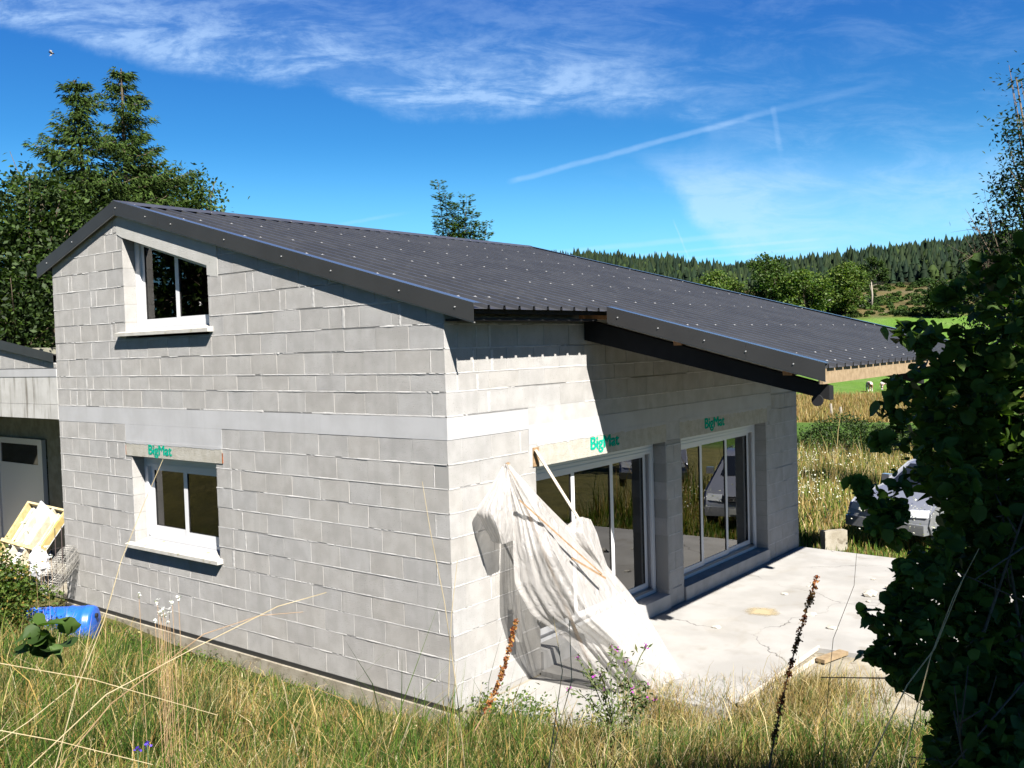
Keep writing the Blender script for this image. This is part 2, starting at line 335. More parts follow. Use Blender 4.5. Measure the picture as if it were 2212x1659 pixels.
def npmesh(name, V, quads=None, tris=None, col=None, m=None, smooth=False):
    me = bpy.data.meshes.new(name); V = np.asarray(V, np.float32)
    me.vertices.add(len(V)); me.vertices.foreach_set('co', V.ravel())
    parts = []; tot = []
    if quads is not None and len(quads): parts.append(np.asarray(quads, np.int32).ravel()); tot.append(np.full(len(quads), 4, np.int32))
    if tris is not None and len(tris): parts.append(np.asarray(tris, np.int32).ravel()); tot.append(np.full(len(tris), 3, np.int32))
    L = np.concatenate(parts); Tt = np.concatenate(tot); st = np.concatenate([[0], np.cumsum(Tt)[:-1]]).astype(np.int32)
    me.loops.add(len(L)); me.loops.foreach_set('vertex_index', L)
    me.polygons.add(len(Tt)); me.polygons.foreach_set('loop_start', st); me.polygons.foreach_set('loop_total', Tt)
    if smooth: me.polygons.foreach_set('use_smooth', np.ones(len(Tt), bool))
    if col is not None:
        a = me.attributes.new('tint', 'FLOAT_COLOR', 'POINT'); c = np.ones((len(V), 4), np.float32); c[:, :3] = col; a.data.foreach_set('color', c.ravel())
    if m is not None: me.materials.append(m)
    me.update(calc_edges=True); return me
def npobj(name, me, parent=None):
    o = bpy.data.objects.new(name, me); COL.objects.link(o)
    if parent is not None: o.parent = parent; o.matrix_parent_inverse = parent_inv(parent)
    return o
def copyobj(o, parent=None):
    c = o.copy(); COL.objects.link(c)
    if parent is not None: c.parent = parent
    return c
def ray(x, y):      # display px (2212 wide) -> world direction (used once, while laying the scene out)
    return FW + RT * (x - 1106) / K - UP * (y - 829.5) / K
def at(x, r):
    d = ray(x, 750); h = np.hypot(d[0], d[1]); return CAM[0] + d[0] / h * r, CAM[1] + d[1] / h * r
def onplane(x, y, ax, v):
    d = ray(x, y); k = (v - CAM[ax]) / d[ax]; return CAM + k * d
# ------------------------------------------------------------------ terrain
def bank(x, y):
    toe = np.where(x < 0, -.32 + .07 * x, -.32 + .60 * np.minimum(x, 40)); cs = np.where(x < 0, 1., .857)
    s = (toe - y) * cs
    return .225 * np.clip(s, 0, 9.2) + .03 * np.clip(s - 9.2, 0, 60) - .05 * np.exp(-np.clip(s, 0, 50) * 2) * (s > 0)
RZ = [0, 16, 30, 45, 95, 150, 230, 300, 330, 400, 750, 1000, 2200]
def ground(x, y):
    x = np.asarray(x, float); y = np.asarray(y, float)
    dx = x - CAM[0]; dy = y - CAM[1]; r = np.hypot(dx, dy)
    zf_ = dx * FW[0] + dy * FW[1]; lat = (dx * RT[0] + dy * RT[1]) / np.maximum(zf_, 1); pxx = np.clip(lat * K + 1106, -800, 3000)
    far = np.interp(r, RZ, [-.1, -.1, -.8, -1.6, -3.8, -3.8, -1.5, 8, 12, 24, 54, 60, 60])
    hm = np.interp(pxx, [-800, 1230, 1420, 1600, 1800, 2080, 3000], [1.25, 1.20, 1.06, .86, .96, 1.10, 1.2])
    far = far * np.where(r > 340, 1 + (hm - 1) * np.clip((r - 340) / 350, 0, 1), 1)
    far = far + np.clip((r - 22) / 60, 0, 1) * (.25 * np.sin(x * .09 + 1) * np.cos(y * .07) + .8 * np.clip((r - 290) / 80, 0, 1) * np.sin(x * .05) * np.sin(y * .043 + 2))
    wgt = np.clip(zf_ / 12, 0, 1)
    far = np.where(zf_ > 0, far * wgt + (1 - wgt) * np.minimum(far, 0), -.1)
    b = bank(x, y)
    near = b + .03 * np.sin(x * 1.7 + y) * np.clip(b * 3, 0, 1) + .025 * np.sin(y * 2.3 - x * 1.1) * np.clip(b * 3, 0, 1)
    # a low dip at the drum and bundle, a slightly lower strip in front of the terrace step
    trench = -.15 * np.exp(-((y + .12) / .42) ** 2) * np.clip((x + 6.5) / 2, 0, 1) * np.clip((.6 - x) / .5, 0, 1)
    return np.where(b > .0, near, 0) + far * (b <= 2) * np.exp(-b * 2) + trench
def gmarch(px_, py_, dz=0):
    d = ray(px_, py_)
    for k in np.concatenate([np.arange(.6, 30, .02), np.arange(30, 500, .5)]):
        p = CAM + d * k
        if p[2] <= ground(p[0], p[1]) + dz: return p
    return CAM + d * 30
na, nr = 420, 330
rad = np.concatenate([[0.01], np.geomspace(.6, 2200, nr - 1)]); ang = np.linspace(0, 2 * np.pi, na, endpoint=False)
RR, AA = np.meshgrid(rad, ang, indexing='ij'); GX = CAM[0] + RR * np.cos(AA); GY = CAM[1] + RR * np.sin(AA); GZ = ground(GX, GY)
idx = np.arange(nr * na).reshape(nr, na); q = np.stack([idx[:-1, :], idx[1:, :], np.roll(idx, -1, 1)[1:, :], np.roll(idx, -1, 1)[:-1, :]], -1).reshape(-1, 4)
def vnoise(x, y, s, seed=0):
    r_ = np.random.default_rng(seed); z = 0
    for k in range(6):
        a, b_, c_ = r_.normal(size=2) * s * (1.6 ** k), r_.normal(size=2) * s * (1.6 ** k), r_.uniform(0, 6.28, 2)
        z = z + np.sin(x * a[0] + y * a[1] + c_[0]) * np.cos(x * b_[0] + y * b_[1] + c_[1]) / (1.35 ** k)
    return z / 2
def field_colour(x, y):
    dx = x - CAM[0]; dy = y - CAM[1]; r = np.hypot(dx, dy) + 2 * vnoise(x, y, .12, 3)
    n1 = vnoise(x, y, .5, 1)[..., None]; n2 = vnoise(x, y, 2.2, 2)[..., None]
    soil = np.array([.13, .10, .06]); dry = np.array([.27, .20, .085]); green = np.array([.065, .12, .022]); mead = np.array([.10, .20, .028]); heath = np.array([.105, .088, .038])
    def st(a, b, v): return np.clip((v - a) / (b - a), 0, 1)[..., None]
    c = soil * .3 + green * .35 + n2 * .012 + 0 * x[..., None]
    c = c * (1 - st(14, 18, r)) + (dry * .55 + green * .45) * st(14, 18, r)
    c = c * (1 - st(42, 46, r)) + (mead * .7) * st(42, 46, r)
    c = c * (1 - st(82, 86, r)) + (dry * .9 + n1 * .03) * st(82, 86, r)
    c = c * (1 - st(128, 134, r)) + (mead + n2 * .004) * st(128, 134, r)
    hh = st(305, 314, r); c = c * (1 - hh) + np.clip(heath + np.clip(n1, -1, 1) * np.array([.045, .03, .012]) + np.clip(n2, -1, 1) * .02, .02, 1) * hh
    c = c * (1 - st(398, 412, r)) + np.array([.02, .03, .012]) * st(398, 412, r)
    # bare ground round the terrace
    wd = np.exp(-(((x - 2.9) / 1.7) ** 2 + ((y - 3.6) / 2.3) ** 2))[..., None] * 1.4 + n2 * .15
    wd = np.clip(wd, 0, 1); c = c * (1 - wd) + np.array([.40, .35, .26]) * wd
    w2 = ((x > 0) & (x < 2.3) & (y > -.3) & (y < 1.5))[..., None]; c = np.where(w2, np.array([.36, .32, .25]) * (1 + .15 * n2), c)
    return np.clip(c, .01, 1)
gc = field_colour(GX, GY).reshape(-1, 3)
m, t, o = newmat('ground_soil_and_turf')
at_ = t.new('ShaderNodeAttribute'); at_.attribute_name = 'tint'; geo = t.new('ShaderNodeNewGeometry')
b = t.new('ShaderNodeBsdfPrincipled'); b.inputs['Roughness'].default_value = 1; b.inputs['Specular IOR Level'].default_value = .1
v1 = t.noise(geo.outputs['Position'], 1.1, 8, .7); v2 = t.noise(geo.outputs['Position'], 9, 6, .7)
cc = t.mix(1, at_.outputs['Color'], t.mix(t.sm(v1, .3, .7), (.42, .44, .42), (.76, .73, .72)), 'MULTIPLY')
cc = t.mix(1, cc, t.mix(t.sm(v2, .3, .7), (.75, .77, .75), (1.22, 1.2, 1.2)), 'MULTIPLY')
t.l.new(cc, b.inputs['Base Color'])
bp = t.new('ShaderNodeBump'); bp.inputs['Strength'].default_value = 1; bp.inputs['Distance'].default_value = .12; t.l.new(v2, bp.inputs['Height']); t.l.new(bp.outputs[0], b.inputs['Normal'])
t.l.new(b.outputs[0], o.inputs[0]); MT['ground'] = m
g = npobj('ground', npmesh('ground', np.stack([GX, GY, GZ], -1).reshape(-1, 3), quads=q, col=gc, m=m, smooth=True)); g['kind'] = 'structure'
# ------------------------------------------------------------------ house
A0, S0 = 4.258, .269           # right slope: z = A0 - S0*x
XR = -6.10; YO = -.065; YP = 2.33; XP = 3.04; YF = 9.6; XE = .45
Zr = lambda x: A0 - S0 * x
ZPK = Zr(XR); SL = .31; XL = -8.42
Zl = lambda x: ZPK - SL * (XR - x)
WL = -8.09; WY = 9.23; CH = .2526
ROWS = [(k * CH, (k + 1) * CH) for k in range(11)]; ZB0 = 2.779; ZB1 = 3.015
UPROWS = [(3.015, 3.267), (3.267, 3.46), (3.46, 3.713), (3.713, 3.966), (3.966, 4.219), (4.219, 4.471), (4.471, 4.724), (4.724, 4.976), (4.976, 5.229), (5.229, 5.482), (5.482, 5.735)]
house = empty('concrete_block_house', (0, 0, 0), 'unrendered grey block house with ribbed dark metal roof and porch', 'house')
GTOP = [(-.0, Zr(0) - .10), (XR, Zr(XR) - .10), (WL, Zl(WL) - .10)]
def clip(poly, a, b, c):        # keep a*u+b*v<=c
    out = []
    for i in range(len(poly)):
        p, q_ = poly[i], poly[(i + 1) % len(poly)]; fp = a * p[0] + b * p[1] - c; fq = a * q_[0] + b * q_[1] - c
        if fp <= 0: out.append(p)
        if fp * fq < 0: k = fp / (fp - fq); out.append((p[0] + k * (q_[0] - p[0]), p[1] + k * (q_[1] - p[1])))
    return out
cache = {}
def block_mesh(poly, plane, depth, m, proud):
    # poly in (u,z) relative to its first corner ; plane 'y' faces -y, plane 'x' faces +x ; front ring bevelled 4 mm
    key = (tuple((round(a, 3), round(b_, 3)) for a, b_ in poly), plane, depth, m.name)
    if key in cache: return cache[key]
    n = len(poly); cx = sum(p[0] for p in poly) / n; cz = sum(p[1] for p in poly) / n
    def ins(p, d):
        vx, vz = p[0] - cx, p[1] - cz
        return (p[0] - math.copysign(min(d, abs(vx)), vx), p[1] - math.copysign(min(d, abs(vz)), vz))
    e = .004; o_ = [ins(p, 0) for p in poly]; i_ = [ins(p, e) for p in poly]
    def P3(p, dep): return (p[0], dep, p[1]) if plane == 'y' else (-dep, p[0], p[1])
    mb = MB(); mb.v = [P3(p, depth) for p in o_] + [P3(p, e) for p in o_] + [P3(p, 0) for p in i_]
    rev = plane == 'x' and False
    F = [tuple(2 * n + k for k in range(n))]
    for k in range(n):
        k2 = (k + 1) % n; F += [(k, k2, n + k2, n + k), (n + k, n + k2, 2 * n + k2, 2 * n + k)]
    F.append(tuple(range(n - 1, -1, -1)))
    mb.f = F; cache[key] = mb.mesh('block', m); return cache[key]
blocks = []      # (area weight, parent, polygon(list of (u,z)), plane, depth, mat)
HJ, VJ = .0046, .0009
def course(plane, u0, u1, z0, z1, start, parent, holes=(), clips=(), depth=.2, L=.5, special=None):
    us = []; u = start
    while u < u1: us.append(u); u += L
    edges = [u0] + [x for x in us if u0 + .04 < x < u1 - .04] + [u1]
    for a, b_ in zip(edges[:-1], edges[1:]):
        segs = [(a, b_)]
        for (h0, h1, k0, k1) in holes:
            if z1 <= k0 + .05 or z0 >= k1 - .05: continue
            ns = []
            for (s0, s1) in segs:
                if h1 <= s0 or h0 >= s1: ns.append((s0, s1)); continue
                if h0 > s0: ns.append((s0, h0))
                if h1 < s1: ns.append((h1, s1))
            segs = ns
        for s0, s1 in segs:
            if s1 - s0 < .03: continue
            vj = VJ if rng.random() > .08 else .006
            poly = [(s0 + vj, z0 + HJ), (s1 - vj, z0 + HJ), (s1 - vj, z1 - HJ), (s0 + vj, z1 - HJ)]
            for (h0, h1, k0, k1) in holes:       # partial overlap in height: trim
                if s1 > h0 + .01 and s0 < h1 - .01 and z0 < k1 and z1 > k0:
                    pass
            for c_ in clips: poly = clip(poly, *c_)
            if len(poly) < 3: continue
            ar = abs(sum(poly[i][0] * poly[(i + 1) % len(poly)][1] - poly[(i + 1) % len(poly)][0] * poly[i][1] for i in range(len(poly)))) / 2
            if ar < .004: continue
            pc = np.array([(s0 + s1) / 2, 0, (z0 + z1) / 2]) if plane == 'y' else np.array([0, (s0 + s1) / 2, (z0 + z1) / 2])
            dv = CAM - pc; dist = np.linalg.norm(dv); cs = abs(dv[1] if plane == 'y' else dv[0]) / dist
            mm = MT['block']
            blocks.append((ar * cs / dist ** 2, parent, poly, plane, depth, mm))
# wall cores (mortar)
def wall_core(name, plane, rects, polys, dep0, dep1, m):
    mb = MB()
    for (a, b_, z0, z1) in rects:
        if plane == 'y': mb.box(a, b_, dep0, dep1, z0, z1)
        else: mb.box(-dep1, -dep0, a, b_, z0, z1)
    for p in polys:
        if plane == 'y': mb.prism([(x, dep0, z) for x, z in p], (0, dep1 - dep0, 0))
        else: mb.prism([(-dep0, y, z) for y, z in p], (dep0 - dep1, 0, 0))
    return mb.build(name, m, house)
LW = (-6.03, -4.02, 1.16, 2.335); UWL, UWR, UWB = -6.04, -4.04, 4.10
uw_top = lambda x: 5.405 - .2705 * (x + 6.04)
I = .004
gable = wall_core('gable_wall', 'y',
    [(WL + I, -I, -.05, 1.05), (WL + I, LW[0] - I, 1.05, 2.779), (LW[1] + I, -I, 1.05, 2.779),
     (WL + I, -I, 3.015, 3.99), (WL + I, UWL - I, 3.99, 4.9), ],
    [[(UWR + I, 3.99), (-I, 3.99), (-I, Zr(0) - .12), (UWR + I, Zr(UWR) - .12)],
     [(WL + I, 4.9), (UWL - I, 4.9), (UWL - I, Zr(UWL) - .12), (XR, ZPK - .12), (WL + I, Zl(WL) - .12)]], .005, .195, MT['core'])
side = wall_core('terrace_wall', 'x',
    [(.2, 1.48 - I, -.05, 2.6), (4.48 + I, 4.93 - I, -.05, 2.34), (7.88 + I, WY - I, -.05, 2.80), (.2, WY - I, 3.03, Zr(0) - .1), (.2, 1.36, 2.6, 2.779)], [], .005, .195, MT['core'])
# back, far and inner walls, floor
MB().box(WL, -.2, WY - .2, WY, -.05, 3.9).prism([(WL, WY - .2, 3.9), (-.2, WY - .2, 3.9), (-.2, WY - .2, Zr(-.2) - .12), (XR, WY - .2, ZPK - .12), (WL, WY - .2, Zl(WL) - .12)], (0, .2, 0)).build('rear_wall', MT['block'], house)
MB().box(WL, WL + .2, .2, WY - .2, -.05, Zl(WL) - .12).build('garage_side_wall', MT['block'], house)
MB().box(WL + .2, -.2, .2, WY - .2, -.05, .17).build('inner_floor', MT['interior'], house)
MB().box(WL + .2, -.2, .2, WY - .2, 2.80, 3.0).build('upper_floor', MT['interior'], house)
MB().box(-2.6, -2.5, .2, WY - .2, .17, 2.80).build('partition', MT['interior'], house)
# courses
right_clip = (S0, 1.0, A0 - .105); left_clip = (-SL, 1.0, ZPK - SL * XR - .105)
gh = [(LW[0], LW[1], 1.10, 2.32), (UWL, UWR, 4.03, 9.0)]
for i, (z0, z1) in enumerate(ROWS):
    odd = i % 2 == 0
    hs_ = list(gh) + ([(-6.17, -3.87, 2.3, 2.78)] if z1 > 2.5 else [])
    if odd: course('y', WL, 0, z0, z1, WL + (8.09 % .5) - .5 + .0, gable, hs_); course('x', .2, 9.23, z0, z1, .2, side, [(1.48, 4.48, .0, 2.33), (4.93, 7.88, .0, 2.33), (1.36, 8.1, 2.56, 3.1), (4.48, 4.93, 2.30, 2.6)])
    else: course('y', WL, -.2, z0, z1, WL + (7.89 % .5) - .5, gable, hs_); course('x', .0, 9.23, z0, z1, .5, side, [(1.48, 4.48, .0, 2.33), (4.93, 7.88, .0, 2.33), (1.36, 8.1, 2.56, 3.1), (4.48, 4.93, 2.30, 2.6)])
for i, (z0, z1) in enumerate(UPROWS):
    odd = i % 2 == 0
    hs_ = [(UWL, UWR, 4.07, 9.0)]
    if z1 < 4.0:
        if odd: course('y', WL, -.2, z0, z1, WL + (7.89 % .5) - .5, gable, hs_); course('x', 0, 9.23, z0, z1, .5, side)
        else: course('y', WL, 0, z0, z1, WL + (8.09 % .5) - .5, gable, hs_); course('x', .2, 9.23, z0, z1, .2, side)
    else:
        # sloping part; leave out what the sloping lintel covers
        xs0 = -.0 if not odd else -.2
        lt = [(-6.17, -3.81, 5.2, 9)]
        course('y', WL, UWL - .001, z0, z1, WL + (.29 if odd else .09), gable, [(-6.17, -5, 5.36, 9)], [left_clip, right_clip])
        course('y', UWR + .001, 0, z0, z1, UWR + (.3 if odd else .05), gable, [(UWR, -3.81, 4.70, 9)], [right_clip])
blocks.sort(key=lambda b_: -b_[0])
restv = {}
for n_, (wgt, par, poly, plane, dep, mm) in enumerate(blocks):
    u0_, z0_ = poly[0]; rel = [(a - u0_, b_ - z0_) for a, b_ in poly]
    jog = float(rng.uniform(-.0015, .002))
    if n_ < 292:
        me = block_mesh(rel, plane, dep, mm, 0)
        o = bpy.data.objects.new('block', me); COL.objects.link(o); o.parent = par
        o.location = (u0_, jog, z0_) if plane == 'y' else (-jog, u0_, z0_)
    else:
        me = block_mesh(rel, plane, dep, mm, 0); off = (u0_, jog, z0_) if plane == 'y' else (-jog, u0_, z0_)
        mb = restv.setdefault(par.name, (par, MB()))[1]; i = len(mb.v)
        mb.v += [(v.co[0] + off[0], v.co[1] + off[1], v.co[2] + off[2]) for v in me.vertices]; mb.f += [tuple(i + k for k in p.vertices) for p in me.polygons]
MT['blockfar'] = MT['block']
for par, mb in restv.values(): o = mb.build('distant_blocks', MT['block'], par); o['kind'] = 'stuff'
# uneven mortar beads squeezed out of the bed joints
JB = {}
def joint_mb(parent):
    return JB.setdefault(parent.name, (parent, MB()))[1]
def bead(plane, u0, u1, z, parent, skip=(), zf=None, amp=1.):
    mb = joint_mb(parent); step = .022; us = np.arange(u0, u1, step); prev = None
    n = len(us); base = np.convolve(rng.normal(size=n + 8), np.ones(9) / 9, 'valid')[:n]
    on = np.convolve(rng.normal(size=n + 40), np.ones(41) / 41, 'valid')[:n] * 6.4
    for k, u in enumerate(us):
        if any(a <= u <= b_ for a, b_ in skip): prev = None; continue
        gap = on[k] < -1.0
        h = (.0064 + .0035 * abs(base[k]) * 2 + rng.uniform(-.0014, .0016)) * amp; hd = h * rng.uniform(.8, 1.2); pr = .0012 + .0016 * rng.random() + .003 * max(0, base[k])
        if gap: pr = -.004; h = .004; hd = .003
        ring = [(u, 0, z + h), (u, pr, z + h * .3), (u, pr, z - hd * .5), (u, 0, z - hd)]
        zc = .001
        pts = [((a, -(b_ + zc), c_) if plane == 'y' else (b_ + zc, a, c_)) for a, b_, c_ in ring]
        i = len(mb.v); mb.v += pts
        if prev is not None:
            for j in range(3): mb.f.append((prev + j, prev + j + 1, i + j + 1, i + j))
        prev = i
for k in range(1, 11):
    z = k * CH
    bead('y', WL, 0, z, gable, [(LW[0], LW[1])] if 1.2 < z < 2.3 else ([(-6.17, -3.87)] if z > 2.3 else []))
    bead('x', 0, WY, z, side, [(1.47, 4.49), (4.92, 7.89)] if z < 2.4 else [(1.36, 8.1)])
for z in (3.267, 3.46, 3.713, 3.966): bead('y', WL, 0, z, gable); bead('x', 0, WY, z, side)
bead('y', WL, 0, 3.018, gable, amp=1.3); bead('x', 0, WY, 3.018, side)
for z in (4.219, 4.471, 4.724, 4.976, 5.229, 5.482):
    xr_ = (A0 - .12 - z) / S0; xl_ = XR - (ZPK - .12 - z) / SL
    bead('y', max(WL, xl_), min(0, xr_), z, gable, [(UWL, UWR if z < 4.75 else -3.81)])
# wide vertical mortar fills seen in the photo
def vfill(plane, u, z0, z1, wd, parent):
    mb = joint_mb(parent); prev = None
    for z in np.arange(z0 + .008, z1 - .006, .02):
        a = wd * rng.uniform(.35, .6); b_ = wd * rng.uniform(.35, .6); pr = .002 + .004 * rng.random()
        pts = [(u - a, .001, z), (u - a * .4, pr, z), (u + b_ * .5, pr, z), (u + b_, .001, z)]
        pts = [((p[0], -p[1], p[2]) if plane == 'y' else (p[1], p[0], p[2])) for p in pts]; i = len(mb.v); mb.v += pts
        if prev is not None:
            for j in range(3): mb.f.append((prev + j, prev + j + 1, i + j + 1, i + j))
        prev = i
for u, r_, wd in [(-6.62, 8, .03), (-6.55, 6, .02), (-6.45, 4, .03), (-3.72, 4, .05), (-3.45, 5, .02), (-3.4, 3, .018), (-3.7, 8, .02), (-3.5, 6, .02), (-.82, 1, .02), (-.47, 0, .018), (-.42, 1, .016), (-.2, 9, .016), (-.2, 7, .014), (-.2, 5, .014), (-.2, 3, .014), (-6.4, 9, .02), (-5.2, 2, .014)]:
    vfill('y', u, *ROWS[r_], wd, gable)
for u, r_, wd in [(-.62, 4, .04), (-6.42, 4, .07), (-7.6, 7, .025), (-6.95, 6, .02), (-2.0, 5, .05), (-1.5, 4, .05), (-.2, 2, .014), (-7.2, 1, .05), (-7.5, 0, .06), (-7.1, 0, .04), (-.2, 0, .02), (-3.1, 6, .02), (-2.6, 5, .02)]:
    vfill('y', u, *UPROWS[r_], wd, gable)
for u, r_, wd in [(.18, 1, .03), (.5, 1, .04), (.68, 0, .05), (.44, 2, .03), (.75, 2, .05), (.72, 3, .04), (1.2, 10, .03), (.5, 3, .02), (.62, 4, .02), (4.9, 3, .02), (8.6, 5, .03), (8.3, 8, .03), (8.7, 1, .03)]:
    rr = UPROWS[r_] if r_ < 4 else ROWS[r_]; vfill('x', u, *rr, wd, side)
for p_, mb in JB.values(): mb.build('mortar_joints', MT['mortar'], p_, kind='stuff')
# ring beam and lintels
rb = MB().box(WL, 0, -.002, .2, ZB0 + .0, ZB1 - .006).build('ring_beam', MT['concrete'], house)
MB().box(-6.17, -3.87, -.0015, .2, 2.52, ZB0 - .001).build('lintel_casing', MT['concrete'], house)
# ragged lower edge of the casing over the precast lintel
def ragged(plane, u0, u1, z, drop, parent, m, prd=.004):
    mb = MB(); us = np.arange(u0, u1, .018); zs = z - drop * (.35 + .65 * rng.random(len(us)) ** 2); zs = np.convolve(zs, [.25, .5, .25], 'same'); zs[0] = zs[-1] = z - drop * .3
    for k in range(len(us) - 1):
        pts = [(us[k], z + .02), (us[k + 1], z + .02), (us[k + 1], zs[k + 1]), (us[k], zs[k])]
        if plane == 'y': mb.prism([(a, -.003, b_) for a, b_ in pts], (0, -prd, 0))
        else: mb.prism([(.003, a, b_) for a, b_ in pts], (prd, 0, 0))
    mb.build('ragged_concrete_edge', m, parent)
ragged('y', -6.17, -3.87, 2.53, .035, house, MT['concrete'])
li = MB().box(-6.165, -3.875, -.004, .2, 2.335, 2.519).build('lintel', MT['lintel'], house)
MB().box(-6.175, -6.166, -.006, .1, 2.34, 2.48).box(-3.874, -3.855, -.006, .1, 2.34, 2.47).build('rust_stain', MT['rust'], house)
MB().box(-.2, .002, 0, 1.359, ZB0, ZB1 - .006).build('ring_beam', MT['concrete'], house)
MB().box(-.2, .003, 8.1, WY, 2.80, ZB1 + .015).build('ring_beam', MT['concrete'], house)
MB().box(-.2, .0, 1.36, 8.1, 2.822, 3.03).build('ring_beam', MT['beamwood'], house)
MB().box(-.2, .004, 1.36, 8.099, 2.60, 2.8215).build('lintel_casing', MT['concrete'], house)
MB().box(-.2, .001, 1.36, 1.5, 2.345, 2.599).box(-.2, .001, 4.5, 4.89, 2.345, 2.599).box(-.2, .001, 7.935, 8.099, 2.345, 2.599).build('lintel_bearing', MT['beamwood'], house)
for a, b_ in ((1.5, 4.5), (4.89, 7.935)):
    MB().box(-.2, .003, a, b_, 2.335, 2.599).build('lintel', MT['lintel'], house)
    ragged('x', a, b_, 2.6, .05, house, MT['concrete'], .003)
MB().box(-.001, .012, 1.42, 1.53, 2.345, 2.56).build('broken_recess', MT['stick'], house)
def word(plane, txt, u, z, h, parent, rotz=0):
    cu = bpy.data.curves.new('txt', 'FONT'); cu.body = txt; cu.size = h * 1.5; cu.extrude = .0006; cu.offset = 0; cu.space_character = 1.0
    tmp = bpy.data.objects.new('tmp', cu); COL.objects.link(tmp); dg = bpy.context.evaluated_depsgraph_get(); dg.update()
    me = bpy.data.meshes.new_from_object(tmp.evaluated_get(dg)); bpy.data.objects.remove(tmp)
    me.name = 'stencil_lettering'; me.materials.clear(); me.materials.append(MT['green'])
    mb = MB()
    for k in range(4):      # heavy stencil strokes: the outlines struck four times, 9 mm apart
        i = len(mb.v); dx_ = (0, .009, .018, .009)[k]; dy_ = (0, 0, 0, -.010)[k]
        mb.v += [(v.co[0] + dx_, v.co[1] + dy_, v.co[2] + .0004 * k) for v in me.vertices]; mb.f += [tuple(i + q_ for q_ in p.vertices) for p in me.polygons]
    me = mb.mesh('stencil_lettering', MT['green'])
    o = bpy.data.objects.new('stencil_lettering', me); COL.objects.link(o); o.parent = parent; o['kind'] = 'stuff'
    if plane == 'y': o.scale = (1.12, 1, 1); o.location = (u, -.0065, z); o.rotation_euler = (math.pi / 2, 0, 0)
    else: o.scale = (1.12, 1, 1); o.location = (.0055, u, z); o.rotation_euler = (math.pi / 2, 0, math.pi / 2)
    return o
word('y', 'BigMat', -5.60, 2.385, .125, li)
word('x', 'BigMat', 2.58, 2.42, .145, house); word('x', 'BigMat', 5.64, 2.42, .145, house)
# sloping lintel of the upper window with a short return on the right
pl = [(-6.17, uw_top(-6.17) + .02), (UWL, uw_top(UWL)), (UWR, uw_top(UWR)), (UWR, 4.74), (-3.81, 4.70), (-3.81, Zr(-3.81) - .14), (-6.17, Zr(-6.17) - .16)]
MB().prism([(x, -.003, z) for x, z in pl], (0, .203, 0)).build('lintel', mat('sloping_lintel_concrete', (.47, .465, .43), (.53, .52, .49), 5, .9, .4, 80, spots=((.3, .28, .25), 25, .68, .74)), house)
# footing
MB().box(WL - .02, .02, -.035, .2, -.45, -.05).box(-.2, .03, .2, 1.44, -.45, -.05).build('footing', MT['roughslab'], house)
MB().box(WL, 0, -.0, .1, -.052, .002).build('damp_course', MT['gasket'], house)  # black strip paints the darkness of the gap under the wall
# thresholds
for a, b_ in ((1.481, 4.479), (4.931, 7.879)):
    MB().box(-.3, .03, a, b_, -.05, .2).build('threshold', MT['beamwood'], house)
# window sills
def sill(z0, x0, x1, par):
    MB().prism([(x0, -.088, z0 - .045), (x0, -.088, z0), (x0, .16, z0 + .055), (x0, .16, z0 - .045)], (x1 - x0, 0, 0)).build('window_sill', mat('sill_stone', (.48, .46, .41), (.56, .545, .50), 7, .85, .3, 80, spots=((.33, .31, .2), 9, .6, .75)), par)
sill(1.085, -6.17, -3.95, house); sill(4.065, -6.2, -3.955, house)
